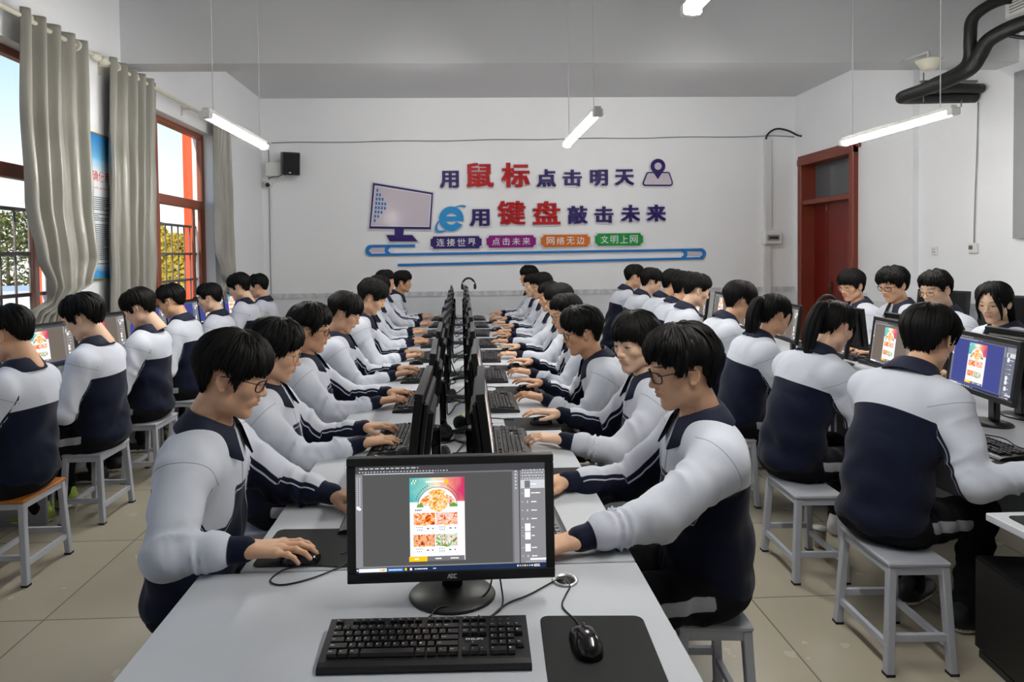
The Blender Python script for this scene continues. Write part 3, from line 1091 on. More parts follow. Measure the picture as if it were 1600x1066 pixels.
    tag(MB().tube(smooth_path([(XR - .012, 6.2, 3.05), (XR - .012, 6.21, 2.6), (XR - .012, 6.23, 2.1), (XR - .012, 6.24, 1.66)], 4), 0.006, 6).build('wall_cable', 'desk_edge'),
        'thin grey lead dropping from the black pipes to the thermostat', 'cable')
    tag(MB().box((XR - 0.03, 5.0, 2.45), (0.06, 1.48, 1.52), bev=0.004).build('wall_panel', mat('grey wall panel', (150, 151, 154), 0.5)),
        'grey panel at the right edge high on the right wall', 'panel')
    # black insulated pipes under the beam
    t = thing('insulated_pipe', 'black insulated pipes bending under the beam toward the right wall', 'pipe', (0, 0, 0))
    MB().tube(smooth_path([(5.12, 6.22, 3.11), (4.75, 6.22, 3.105), (4.42, 6.22, 3.10), (4.36, 6.15, 3.10), (4.38, 5.9, 3.105), (4.40, 5.6, 3.12), (4.42, 5.42, 3.16),
                           (4.44, 5.35, 3.25), (4.47, 5.28, 3.36), (4.56, 5.1, 3.42), (4.72, 4.9, 3.44), (4.95, 4.6, 3.46)], 5), 0.062, 12).build('lower_pipe', 'insul', t)
    MB().tube(smooth_path([(5.12, 6.14, 3.17), (4.8, 6.12, 3.17), (4.5, 6.08, 3.15), (4.46, 5.9, 3.16), (4.45, 5.6, 3.18), (4.43, 5.45, 3.24), (4.40, 5.4, 3.40),
                           (4.40, 5.38, 3.56), (4.46, 5.32, 3.64), (4.55, 5.25, 3.68), (4.66, 5.2, 3.69)], 5), 0.048, 12).build('upper_pipe', 'insul', t)
    MB().tube(smooth_path([(4.5, 5.2, 3.38), (4.6, 5.05, 3.30), (4.75, 4.8, 3.27), (4.95, 4.5, 3.36)], 6), 0.016, 8).build('drain_hose', 'cable', t)
    br = MB()
    for x, y in ((4.42, 5.98), (4.95, 6.18)):
        br.tube([(x, y, 3.0), (x, y, 3.28 if y < 6.02 else 3.95)], 0.006, 6)
    br.box((4.68, 6.0, 3.2), (0.55, 0.03, 0.02))
    br.build('hanger_rod', 'bar', t)
    t = thing('air_conditioner', 'white ceiling air conditioner with louvred grille, top right corner', 'air conditioner', (4.86, 4.35, 3.66))
    MB().box((0, 0, 0), (0.5, 1.9, 0.26), bev=0.012).build('case', 'white_plastic', t)
    MB().box((-0.252, 0, 0), (0.012, 1.78, 0.19)).build('grille_recess', 'dark', t)
    sl = MB()
    for k in range(8):
        sl.box((-0.262, 0, -0.085 + k * 0.0243), (0.016, 1.78, 0.009), rot=Matrix.Rotation(R_(25), 3, 'Y'))
    sl.build('louver', 'white_plastic', t)
    for yy in (-0.9, 0.9):
        MB().tube([(0.15, yy, 0.1), (0.15, yy, 0.3)], 0.006, 6).build('hanger_rod', 'bar', t)
    t = thing('ceiling_horn', 'cream bowl shaped cover on a stem below the beam by the pipes', 'cover', (4.05, 5.42, 3.15))
    MB().lathe([(0, 0.0), (.045, 0.0), (.06, .01), (.095, .07), (.105, .082), (.098, .084), (.05, .03), (0, .03)], 24).build('bowl', 'cream', t)
    MB().tube([(0, 0, .03), (0, 0.0, .15), (0, .37, .17)], 0.014, 8).build('stem', 'conduit', t)
    # blue notice between the curtains
    t = thing('notice_poster', 'blue and white notice with red script hung between the curtains', 'poster', (XL + 0.012, 5.37, 2.03))
    MB().box((0, 0, 0), (0.012, 0.88, 1.17)).build('board', MT_poster(), t)
    for z in (-.588, .588):
        MB().box((0.002, 0, z), (0.016, 0.9, 0.012)).build('edging', 'brass', t)
    tfp = lambda a, b, c: (0.0068 + c, a, b)
    tx = MB()
    fit_text(tx, '如何正确使用电脑', -0.40, 0.30, 0.205, 0.29, 0, tfp, 0.008)
    fit_text(tx, 'correctly use the computer', -0.30, 0.32, 0.135, 0.165, 0, tfp, 0.0, stretch=False)
    tx.build('script', 'redink', t)
    ln = MB()
    r = random.Random(5)
    z = 0.075
    while z > -0.47:
        if r.random() < 0.13:
            z -= 0.02
            continue
        y = -0.40 + (0.03 if r.random() < .3 else 0)
        ye = 0.40 if r.random() < .75 else r.uniform(-.1, .2)
        while y < ye:
            w = r.uniform(0.008, 0.014)
            ln.box((0.0071, y + w / 2, z), (0.0006, w, 0.008))
            y += w + 0.004
        z -= 0.0165
    ln.build('lettering', 'ink', t)


def MT_poster():
    t = NT('blue white poster print')
    tc = t.n('ShaderNodeTexCoord')
    s = t.n('ShaderNodeSeparateXYZ')
    t.l(tc.outputs['Object'], s.inputs[0])
    nz = t.noise(7, 4)
    col = t.mix(t.step(s.outputs[2], 0.36, 0.60), rgb(120, 190, 232), rgb(20, 120, 196))
    col = t.mix(t.step(t.math('ADD', s.outputs[2], t.math('MULTIPLY', nz, 0.06)), 0.30, 0.42), rgb(232, 236, 242), col)
    bot = t.step(t.math('ADD', s.outputs[2], t.math('MULTIPLY', nz, 0.08)), -0.42, -0.50)
    col = t.mix(bot, col, rgb(72, 160, 220))
    t.set(color=col, rough=0.35)
    return t.m


# ------------------------------------------------------------------ curtains
def curtains():
    def rod(y0, y1, label, brk):
        t = thing('curtain_rod', label, 'curtain rod', (XL + 0.10, 0, 3.20))
        MB().tube([(0, y0, 0), (0, y1, 0)], 0.017, 10).build('rod', 'cream', t)
        for y, s in ((y0, -1), (y1, 1)):
            f = MB()
            f.lathe([(0, -.01), (.022, -.01), (.028, .02), (.036, .05), (.03, .075), (0, .085)], 14, (0, y, 0), rot=Matrix.Rotation(R_(-90 * s), 3, 'X'))
            f.build('finial', 'cream', t)
        for y in brk:
            b = MB()
            b.box((-.05, y, -.012), (0.1, .02, .02))
            b.box((-.094, y, -.03), (0.012, .03, .1))
            b.build('bracket', 'cream', t)
    rod(2.0, 5.14, 'cream curtain rod over the near window', (2.5, 5.09))
    rod(5.34, 8.4, 'cream curtain rod over the far window', (5.40, 6.95, 8.3))

    def curtain(label, rows, nf, amp, rings, seed, tail=0):
        """rows: (z, y_left, y_right, x_off, amp_scale)"""
        r = random.Random(seed)
        zs = [a[0] for a in rows]
        P = []
        NZ, NY = 90, 150
        ph = [r.uniform(0, 6) for _ in range(4)]
        for i in range(NZ + 1):
            z = zs[0] + (zs[-1] - zs[0]) * i / NZ
            k = 0
            while k < len(rows) - 2 and z < rows[k + 1][0]:
                k += 1
            a, b = rows[k], rows[k + 1]
            u = (a[0] - z) / (a[0] - b[0])
            u = u * u * (3 - 2 * u)
            yl, yr, xo, am = [a[q] + (b[q] - a[q]) * u for q in (1, 2, 3, 4)]
            row = []
            for j in range(NY + 1):
                s = j / NY
                w = 2 * PI * nf * s
                d = (rows[0][0] - z)
                f = math.sin(w + 0.12 * math.sin(d * 1.3 + ph[0])) + 0.28 * math.sin(2.3 * w + ph[1] + d * .25) * min(1, d)
                y = yl + (yr - yl) * (s + 0.012 * math.sin(w * 2 + ph[2]) * min(1, d + .2)) + 0.004 * math.sin(3.0 * z + s * 9 + ph[3])
                x = XL + 0.10 + xo + amp * am * f + 0.004 * math.sin(z * 9 + s * 14) * min(1, d * .5)
                sag = 0.0
                if am < 0.9:
                    sag = -0.10 * (1 - am) * math.sin(PI * s)
                row.append((max(x, XL + 0.012), y, z + sag))
            P.append(row)
        t = MB().grid(P).build('curtain', 'curtain')
        md = t.modifiers.new('thick', 'SOLIDIFY')
        md.thickness = 0.004
        tag(t, label, 'curtain', 'grey curtains')
        g = MB()
        for y in rings:
            g = MB()
            g.lathe([(0.024, -.006), (.042, -.006), (.044, 0), (.042, .006), (.024, .006)], 18, (XL + 0.10, y, 3.20), rot=Matrix.Rotation(R_(80), 3, 'X'))
            g.build('grommet', 'cream', t)
        return t
    curtain('silvery curtain bunched and knotted up at the near window',
            [(3.255, 4.30, 5.03, 0, 1), (2.6, 4.28, 5.02, 0, 1), (2.0, 4.28, 5.0, 0.02, 1.0), (1.62, 4.28, 4.95, 0.08, 0.85), (1.44, 4.34, 4.82, 0.11, 0.6),
             (1.34, 4.40, 4.60, 0.07, 0.4), (1.26, 4.30, 4.58, 0.02, 0.5), (1.12, 4.18, 4.58, 0.0, 0.6), (0.85, 4.2, 4.55, 0.0, 0.6)], 4.5, 0.048, (4.38, 4.92), 3)
    curtain('long straight silvery curtain left of the far window',
            [(3.255, 5.37, 6.16, 0, 1), (2.4, 5.33, 6.13, 0, 1), (1.6, 5.30, 6.08, 0, 1), (0.82, 5.28, 6.0, 0, .9)], 5.0, 0.048, (5.47, 5.77), 4)
    curtain('pale curtain tied back at the right of the far window',
            [(3.255, 7.58, 8.06, 0, 1), (2.4, 7.56, 8.04, 0.01, 1), (1.7, 7.50, 8.02, 0.03, .9), (1.42, 7.54, 7.98, 0.07, 0.6), (1.30, 7.64, 7.9, 0.06, 0.4), (1.18, 7.6, 8.0, 0.03, 0.6), (0.9, 7.56, 8.0, 0.0, 0.7)], 4.0, 0.048, (7.68, 7.95), 5)


make_camera()
make_world()
room()
for i, (a, b) in enumerate(WINDOWS):
    window(i + 1, a, b)
outside()
door()
lamps()
sign()
fittings()
curtains()
SC.view_settings.view_transform = 'Standard'
SC.view_settings.look = 'None'
SC.view_settings.gamma = 1.0
SC.view_settings.use_curve_mapping = False
SC.view_settings.exposure = 0.27
# ------------------------------------------------------------------ desks
TOP = 0.75
ORD = ['nearest', 'second', 'third', 'fourth', 'fifth', 'sixth', 'seventh', 'eighth', 'ninth', 'tenth']


def desk(x0, x1, y0, y1, label, group, legs=False, mid=True, grommets=()):
    t = thing('computer_desk', label, 'desk', ((x0 + x1) / 2, (y0 + y1) / 2, 0), 0, group)
    w, l = x1 - x0, y1 - y0
    MB().box((0, 0, TOP - 0.0125), (w, l - 0.004, 0.025), bev=0.003).build('desk_top', 'desk', t)
    for sx in ((-1, 1) if legs else ()):
        for s in (-1, 1):
            MB().box((sx * (w / 2 - .2) + .12, s * (l / 2 - 0.08), (TOP - 0.025) / 2), (0.04, 0.04, TOP - 0.025)).build('leg', 'dark', t)
    for s in (() if legs else (-1, 1)):
        MB().box((0, s * (l / 2 - 0.03), (TOP - 0.025) / 2), (w - 0.12, 0.022, TOP - 0.025)).build('side_panel', 'desk_edge', t)
    if mid:
        MB().box((0, 0, 0.5), (0.02, l - 0.1, 0.44)).build('modesty_panel', 'desk_edge', t)
    for (gx, gy) in grommets:
        g = MB()
        g.lathe([(0.024, 0.0), (0.034, 0.0), (0.035, 0.003), (0.031, 0.005), (0.026, 0.004), (0.024, 0.001)], 28)
        o = g.build('grommet', 'silver', t, (gx - t.location.x, gy - t.location.y, TOP))
        MB().lathe([(0, 0), (0.0255, 0), (0.0255, 0.0015), (0, 0.0015)], 24).build('grommet_hole', 'black', o)
    return t


CX0, CX1 = -0.615, 0.475          # central table
QX0, QX1 = 2.06, 3.22             # right hand table
WX1 = -2.46                       # desks along the windows


def desks():
    desk(-0.719, 0.475, 0.55, 1.742, 'pale grey end desk in the foreground with screen and keyboard', 'central desks', mid=False, grommets=[(0.262, 1.648)])
    n = 5
    l = (9.12 - 1.746) / n
    for k in range(n):
        desk(CX0, CX1, 1.746 + k * l, 1.746 + (k + 1) * l, 'pale grey shared desk, %s of the five making up the central table' % ORD[k], 'central desks')
    desk(1.69, 3.3, 1.05, 2.0, 'pale grey end desk at the lower right edge beside the black tower', 'right hand desks', True, mid=False)
    l = (8.3 - 2.004) / 4
    for k in range(4):
        desk(QX0, QX1, 2.004 + k * l, 2.004 + (k + 1) * l, 'pale grey shared desk, %s of four in the right hand row' % ORD[k], 'right hand desks')
    l = (8.3 - 2.5) / 4
    for k in range(4):
        desk(XL + 0.03, WX1, 2.5 + k * l, 2.5 + (k + 1) * l, 'pale grey narrow desk under the windows, %s of four' % ORD[k], 'window desks', mid=False)
    desk(4.55, XR - 0.08, 4.2, 7.0, 'narrow desk against the right wall behind the seated students', 'wall desk', mid=False)


# ------------------------------------------------------------------ screens
SW, SH = 0.464, 0.256


def food_mat(name, seed, cols, scale=60.0, strength=1.0):
    t = NT(name)
    tc = t.n('ShaderNodeTexCoord')
    mp = t.n('ShaderNodeMapping')
    mp.inputs['Location'].default_value = (seed * 1.7, seed * 0.9, seed * 2.3)
    t.l(tc.outputs['Object'], mp.inputs[0])
    vo = t.n('ShaderNodeTexNoise')
    vo.inputs['Scale'].default_value = scale
    vo.inputs['Detail'].default_value = 3.0
    vo.inputs['Distortion'].default_value = 1.6
    t.l(mp.outputs[0], vo.inputs[0])
    cr = t.n('ShaderNodeValToRGB')
    e = cr.color_ramp.elements
    n = len(cols)
    while len(e) < n:
        e.new(0.5)
    for i, c in enumerate(cols):
        e[i].position = 0.30 + 0.40 * i / (n - 1)
        e[i].color = rgb(*c)
    t.l(vo.outputs[0], cr.inputs[0])
    t.set(color=(0.01, 0.01, 0.01, 1), rough=0.35, spec=0.2, ecol=cr.outputs[0], estr=strength)
    return t.m


def header_mat():
    t = NT('poster header picture')
    tc = t.n('ShaderNodeTexCoord')
    s = t.n('ShaderNodeSeparateXYZ')
    t.l(tc.outputs['Object'], s.inputs[0])
    nz = t.noise(38, 3)
    u = t.math('ADD', t.math('MULTIPLY', t.math('SUBTRACT', nz, 0.5), 0.06), s.outputs[0])
    cr = t.n('ShaderNodeValToRGB')
    e = cr.color_ramp.elements
    while len(e) < 5:
        e.new(0.5)
    for i, (p, c) in enumerate(((0.0, (70, 176, 178)), (0.3, (150, 208, 196)), (0.5, (232, 224, 190)), (0.72, (236, 150, 130)), (1.0, (206, 54, 104)))):
        e[i].position = p
        e[i].color = rgb(*c)
    t.l(t.step(u, -0.100, 0.030), cr.inputs[0])
    t.set(color=(0.01, 0.01, 0.01, 1), rough=0.35, spec=0.2, ecol=cr.outputs[0], estr=0.95)
    return t.m


def screen_mesh(name, bg, panel):
    """design program with a restaurant page on it; the plane faces -y, centre at the origin"""
    S = 1.0
    ms = [emat(name + ' canvas', bg, S), emat(name + ' panel', panel, S), emat(name + ' bar', (64, 64, 68), S), emat(name + ' taskbar', (28, 44, 78), S),
          emat(name + ' white', (244, 244, 252), 1.15), emat(name + ' page', (236, 236, 246), 1.0), SM['header'], SM['food1'], SM['food2'], SM['food3'], SM['food4'],
          SM['food5'], emat(name + ' yellow', (246, 192, 12), S), emat(name + ' grey', (112, 112, 116), S), emat(name + ' text', (70, 70, 78), S),
          emat(name + ' light', (200, 202, 208), S), emat(name + ' blue', (52, 110, 172), S), emat(name + ' green', (92, 160, 52), S), emat(name + ' dark red', (116, 26, 22), S)]
    mb = MB()

    def P(px, py):
        return (-SW / 2 + (px - 75) / 1425 * SW, SH / 2 - (py - 45) / 775 * SH)

    def q(x0, y0, x1, y1, mi, lv):
        a, b = P(x0, y0), P(x1, y1)
        y = -0.00025 * lv
        mb._add([(a[0], y, b[1]), (b[0], y, b[1]), (b[0], y, a[1]), (a[0], y, a[1])], [(0, 1, 2, 3)], mi)

    def sector(cx, cy, r0, r1, a0, a1, mi, lv, n=24):
        y = -0.00025 * lv
        c = P(cx, cy)
        k = SW / 1425
        vs = []
        for i in range(n + 1):
            a = R_(a0 + (a1 - a0) * i / n)
            for r in (r0, r1):
                vs.append((c[0] + r * k * math.cos(a), y, c[1] + r * k * math.sin(a)))
        mb._add(vs, [(2 * i, 2 * i + 1, 2 * i + 3, 2 * i + 2) for i in range(n)], mi)
    r = random.Random(3)

    def dashes(x0, x1, y, h, mi, lv, w=(6, 16), gap=4):
        x = x0
        while x < x1:
            ww = r.uniform(*w)
            q(x, y, min(x + ww, x1), y + h, mi, lv)
            x += ww + gap
    q(75, 45, 1500, 820, 1, 0)
    q(75, 45, 1500, 100, 2, 1)
    dashes(105, 545, 58, 7, 15, 2, (22, 34), 12)
    dashes(100, 770, 82, 7, 15, 2, (6, 14), 12)
    q(75, 96, 1250, 108, 13, 2)
    dashes(140, 660, 98, 6, 15, 3, (10, 30), 3)
    q(127, 106, 1250, 776, 0, 2)
    q(1250, 96, 1262, 785, 13, 2)
    q(1300, 96, 1308, 785, 2, 2)
    for k in range(14):
        q(84, 128 + k * 15, 90, 136 + k * 15, 15, 2)
        q(103, 128 + k * 15, 111, 136 + k * 15, 15, 2)
    q(82, 336, 104, 356, 4, 2)
    q(94, 346, 114, 364, 4, 3)
    for k in range(6):
        q(1272, 100 + k * 25, 1284, 112 + k * 25, 15, 3)
    for k in range(4):
        dashes(1325, 1495, 95 + k * 21, 7, 15, 3, (8, 20), 8)
    q(1315, 172, 1497, 235, 15, 2)
    q(1345, 178, 1386, 232, 13, 4)
    for (y0, y1) in ((240, 300), (495, 550), (558, 612), (645, 700)):
        q(1344, y0, 1384, y1, 4, 4)
    for y in (205, 270, 335, 398, 460, 523, 585, 673, 735):
        q(1322, y - 3, 1332, y + 3, 15, 3)
        dashes(1394, 1394 + r.choice((22, 40, 68)), y - 4, 7, 4, 4, (10, 20), 3)
    for y in (335, 398, 460, 735):
        q(1360, y - 8, 1369, y + 8, 15, 3)
    q(1380, 750, 1500, 765, 5, 4)
    dashes(1350, 1490, 772, 7, 15, 4, (6, 9), 9)
    q(75, 785, 1500, 820, 3, 2)
    q(80, 796, 90, 806, 4, 3)
    q(95, 790, 302, 816, 5, 3)
    q(250, 796, 298, 810, 7, 4)
    q(308, 790, 428, 816, 16, 3)
    dashes(318, 415, 800, 7, 4, 4)
    q(436, 793, 452, 812, 12, 3)
    q(474, 795, 490, 811, 4, 3)
    dashes(510, 605, 799, 7, 4, 3)
    dashes(648, 672, 799, 6, 4, 3)
    for k in range(8):
        q(1280 + k * 18, 797, 1290 + k * 18, 808, (4, 12, 15)[k % 3], 3)
    dashes(1412, 1450, 794, 6, 4, 3, (5, 8), 3)
    dashes(1408, 1455, 805, 6, 4, 3, (5, 8), 3)
    # the page
    q(478, 137, 890, 746, 5, 4)
    q(478, 137, 890, 314, 6, 5)
    for k in range(9):
        q(492 + (k % 5) * 10, 152 + (k // 5) * 16, 499 + (k % 5) * 10, 164 + (k // 5) * 16, 4 if k % 2 else 17, 6)
    dashes(600, 735, 160, 12, 4, 6, (10, 14), 4)
    q(742, 156, 770, 180, 12, 6)
    dashes(665, 710, 196, 5, 4, 6)
    sector(686, 352, 0, 150, 0, 180, 18, 6)
    sector(686, 352, 128, 146, 0, 180, 4, 7)
    sector(686, 352, 0, 128, 0, 180, 4, 7)
    sector(686, 352, 62, 132, 62, 122, 7, 8)
    sector(690, 318, 0, 72, 0, 360, 7, 9)
    sector(640, 352, 40, 92, 100, 168, 8, 8)
    sector(735, 352, 40, 92, 10, 80, 9, 8)
    sector(556, 352, 0, 26, 0, 180, 17, 9)
    sector(806, 352, 0, 30, 0, 180, 17, 9)
    for a in list(range(20, 66, 6)) + list(range(116, 164, 6)):
        c, s_ = math.cos(R_(a)), math.sin(R_(a))
        q(686 + 172 * c - 3, 352 - 172 * s_ - 4, 686 + 172 * c + 4, 352 - 172 * s_ + 4, 14, 8)
    dashes(518, 570, 369, 9, 14, 6, (8, 10), 4)
    for (cx0, cy0, m) in ((508, 394, 8), (676, 394, 9), (505, 552, 10), (672, 552, 11)):
        w = 158
        q(cx0 - 2, cy0, cx0 + w + 2, cy0 + 136, 15, 5)
        q(cx0, cy0, cx0 + w, cy0 + 133, 4, 6)
        q(cx0, cy0, cx0 + w, cy0 + 88, m, 7)
        sector(cx0 + w * .5, cy0 + 55, 0, 40, 180, 360, 7 if m != 11 else 17, 8, 12)
        sector(cx0 + w * .5, cy0 + 50, 0, 34, 0, 360, m, 9, 16)
        dashes(cx0 + 18, cx0 + 72, cy0 + 102, 6, 14, 7, (7, 9), 5)
        dashes(cx0 + 24, cx0 + 64, cy0 + 120, 7, 14, 7, (7, 9), 7)
        q(cx0 + 96, cy0 + 111, cx0 + 114, cy0 + 120, 14, 7)
        q(cx0 + 122, cy0 + 111, cx0 + 128, cy0 + 119, 15, 7)
        q(cx0 + 136, cy0 + 110, cx0 + 148, cy0 + 121, 13, 7)
    q(470, 712, 606, 748, 12, 6)
    q(606, 712, 884, 746, 13, 6)
    dashes(512, 542, 725, 9, 4, 7, (8, 10), 3)
    dashes(666, 712, 725, 9, 4, 7, (8, 10), 3)
    dashes(780, 842, 725, 9, 4, 7, (8, 10), 3)
    return mb.mesh(name, ms)


SM = {}


def logo_aoc(mb, cx, z, y, h):
    """slanted maker lettering on the lower bezel"""
    tf = lambda a, b, c: (a, y - c, b)
    w = h * 0.62
    x = cx - 1.75 * w
    d = 0.0006
    t = h * 0.2
    mb.prism([(x, z), (x + t, z), (x + w * .62 + t, z + h), (x + w * .62, z + h)], d, 0, tf)
    mb.prism([(x + w * .62, z + h), (x + w * .62 + t, z + h), (x + w + t, z), (x + w, z)], d, 0, tf)

    def rr(x0, gap):
        x1 = x0 + w
        b = [(x0, z), (x1, z), (x1, z + t), (x0, z + t)]
        u = [(x0, z + h - t), (x1, z + h - t), (x1, z + h), (x0, z + h)]
        l = [(x0, z), (x0 + t, z), (x0 + t, z + h), (x0, z + h)]
        for p in (b, u, l):
            mb.prism(p, d, 0, tf)
        if not gap:
            mb.prism([(x1 - t, z), (x1, z), (x1, z + h), (x1 - t, z + h)], d, 0, tf)
    rr(x + w * 1.3, False)
    rr(x + w * 2.55, True)


def make_monitor(label, cat, zc, scr, loc, rz, group, tilt=5.0, logo=False, base_y=0.0):
    """panel faces local -y; zc = height of the panel centre above the desk"""
    t = thing('computer_monitor', label, cat, loc, rz, group)
    rot = Matrix.Rotation(R_(-tilt), 3, 'X')
    C = Vector((0, 0, zc))
    PW, PH = 0.507, 0.302

    def at(p):
        q = rot @ Vector(p)
        return (q + C)
    mb = MB()
    bz, bb = (PW - SW) / 2, 0.0255
    bt = PH - SH - bb
    zs = -PH / 2 + bb + SH / 2
    for (c, s) in (((0, 0.008, PH / 2 - bt / 2), (PW, 0.026, bt)), ((0, 0.008, -PH / 2 + bb / 2), (PW, 0.026, bb)),
                   ((-PW / 2 + bz / 2, 0.008, zs), (bz, 0.026, SH)), ((PW / 2 - bz / 2, 0.008, zs), (bz, 0.026, SH))):
        mb.box(at(c), s, rot=rot, bev=0.002)
    mb.box(at((0, 0.012, 0)), (PW - 0.01, 0.016, PH - 0.01), rot=rot)
    mb.box(at((0, 0.028, 0)), (PW - 0.06, 0.02, PH - 0.06), rot=rot, bev=0.01)
    mb.box(at((0, 0.042, -0.02)), (0.26, 0.026, 0.19), rot=rot, bev=0.012)
    case = mb.build('casing', 'black', t)
    vents = MB()
    for k in range(7):
        vents.box(at((0, 0.0555, 0.03 - k * 0.012)), (0.2, 0.0015, 0.004), rot=rot)
    vents.build('vent_slot', 'dark', case)
    s = link('screen', scr, t)
    q = at((0, -0.0015, zs))
    s.location = q
    s.rotation_euler = rot.to_euler()
    if logo:
        lg = MB()
        logo_aoc(lg, 0.0, -PH / 2 + 0.0075, -0.0052, 0.0105)
        o = lg.build('maker_lettering', 'legend', case)
        o.location = C
        o.rotation_euler = rot.to_euler()
        for k in range(4):
            MB().box((0.2 + k * 0.011, 0.004, -PH / 2 - 0.001), (0.006, 0.006, 0.003)).build('button', 'dark', t, C)
    nk = MB()
    nk.box((0, 0.062, (zc - 0.03) / 2 + 0.012), (0.052, 0.03, zc - 0.03), bev=0.006)
    nk.box((0, 0.055, zc - 0.05), (0.07, 0.03, 0.06), bev=0.006)
    nk.build('neck', 'black_gloss', t)
    b = MB()
    prof = [(0.0, 0), (1.0, 0), (1.01, .05), (0.96, .12), (0.3, .2), (0, .2)]
    n = 40
    P = []
    for (r, z) in prof:
        P.append([(0.108 * r * math.cos(2 * PI * k / n), 0.04 + base_y + 0.092 * r * math.sin(2 * PI * k / n), 0.07 * z) for k in range(n)])
    b.grid(P, 0, True, wrap=True)
    b.build('base', 'black', t)
    return t


# ------------------------------------------------------------------ keyboards, mice, pads
KROWS = [[(0.0, 1)] + [(2 + k, 1) for k in range(4)] + [(6.5 + k, 1) for k in range(4)] + [(11 + k, 1) for k in range(4)] + [(15.25 + k, 1) for k in range(3)],
         [(k, 1) for k in range(13)] + [(13, 2)] + [(15.25 + k, 1) for k in range(3)] + [(18.5 + k, 1) for k in range(4)],
         [(0, 1.5)] + [(1.5 + k, 1) for k in range(12)] + [(13.5, 1.5)] + [(15.25 + k, 1) for k in range(3)] + [(18.5 + k, 1) for k in range(3)] + [(21.5, 1)],
         [(0, 1.75)] + [(1.75 + k, 1) for k in range(11)] + [(12.75, 2.25)] + [(18.5 + k, 1) for k in range(3)],
         [(0, 2.25)] + [(2.25 + k, 1) for k in range(10)] + [(12.25, 2.75), (16.25, 1)] + [(18.5 + k, 1) for k in range(3)] + [(21.5, 1)],
         [(0, 1.25), (1.25, 1.25), (2.5, 1.25), (3.75, 6.25), (10, 1.25), (11.25, 1.25), (12.5, 1.25), (13.75, 1.25)] + [(15.25 + k, 1) for k in range(3)] + [(18.5, 2), (20.5, 1)]]
LEG = [['Esc', 'F1', 'F2', 'F3', 'F4', 'F5', 'F6', 'F7', 'F8', 'F9', 'F10', 'F11', 'F12', 'Prt', 'Scr', 'Brk'],
       list('`1234567890-=') + ['Back', 'Ins', 'Hom', 'PgU', 'Num', '/', '*', '-'],
       ['Tab'] + list('QWERTYUIOP[]') + ['\\', 'Del', 'End', 'PgD', '7', '8', '9', '+'],
       ['Caps'] + list("ASDFGHJKL;'") + ['Enter', '4', '5', '6'],
       ['Shift'] + list('ZXCVBNM,./') + ['Shift', '↑', '1', '2', '3', 'Ent'],
       ['Ctrl', 'Win', 'Alt', '', 'Alt', 'Fn', 'Men', 'Ctrl', '←', '↓', '→', '0', '.']]


def key_boxes():
    U = 0.0186
    x0 = -0.208
    out = []
    for r, row in enumerate(KROWS):
        y = 0.052 - r * 0.0192 - (0.0 if r else -0.004)
        for i, (k, w) in enumerate(row):
            out.append((x0 + (k + w / 2) * U, y, w * U - 0.0022, 0.0168 if r else 0.0135, LEG[r][i]))
    return out


def key_z(y):
    return 0.0175 + (y + 0.07) * 0.085


def add_key(mb, x, y, w, h):
    z = key_z(y)
    b, t = 0.0, 0.0016
    zz = z + 0.0075
    vs = [(x - w / 2, y - h / 2, z), (x + w / 2, y - h / 2, z), (x + w / 2, y + h / 2, z), (x - w / 2, y + h / 2, z),
          (x - w / 2 + t, y - h / 2 + t, zz), (x + w / 2 - t, y - h / 2 + t, zz), (x + w / 2 - t, y + h / 2 - t * .6, zz + .0006), (x - w / 2 + t, y + h / 2 - t * .6, zz + .0006)]
    mb._add(vs, [(4, 5, 6, 7), (0, 1, 5, 4), (1, 2, 6, 5), (2, 3, 7, 6), (3, 0, 4, 7)])


def keyboard_case(mb):
    W, D = 0.222, 0.078
    prof = [(-D, 0.0), (-D - .002, 0.007), (-D + .004, 0.0135), (-D + 0.016, 0.0165), (D - 0.006, 0.0295), (D, 0.027), (D, 0.004), (D - 0.01, 0.0)]
    mb.prism(prof, 2 * W, 0, lambda a, b, c: (c - W, a, b))


def make_keyboard(label, loc, rz, group, detailed=False):
    t = thing('keyboard', label, 'keyboard', loc, rz, group)
    cb = MB()
    keyboard_case(cb)
    case = cb.build('case', 'black', t)
    kb = key_boxes()
    if detailed:
        for (x, y, w, h, s) in kb:
            m = MB()
            add_key(m, x, y, w, h)
            k = m.build('key', 'key', t)
            if s:
                z = key_z(y) + 0.0083
                l = MB()
                hh = 0.0046 if len(s) == 1 else 0.0034
                fit_text(l, s, x - w / 2 + .0026, x - w / 2 + .0026 + hh * (1.0 if len(s) == 1 else .62 * len(s)), y - 0.001, y - .001 + hh, 0, lambda a, b, c: (a, b, z), 0.012, 0.0, stretch=False)
                l.build('legend', 'legend', k)
        l = MB()
        zz = 0.0175 + 0.07 * 0.085 + .0022
        fit_text(l, 'PHILIPS', 0.085, 0.123, -0.0105, -0.0045, 0, lambda a, b, c: (a, b, zz), 0.02, 0.0)
        l.build('maker_lettering', 'legend', case)
        for k in range(3):
            MB().box((0.145 + k * .018, 0.061, 0.0285), (0.006, 0.002, 0.001)).build('indicator', 'silver', case)
    else:
        m = MB()
        for (x, y, w, h, s) in kb:
            add_key(m, x, y, w, h)
        o = m.build('keycaps', 'key', t)
        l = MB()
        for (x, y, w, h, s) in kb:
            if s:
                z = key_z(y) + 0.0081
                l._add([(x - w / 2 + .003, y + .001, z), (x - w / 2 + .006, y + .001, z), (x - w / 2 + .006, y + .004, z), (x - w / 2 + .003, y + .004, z)], [(0, 1, 2, 3)])
        l.build('legends', 'desk_edge', o)
        MB().box((0.104, -0.007, key_z(0) + .0016), (0.028, 0.0045, 0.0008)).build('maker_plate', 'silver', case)
    return t


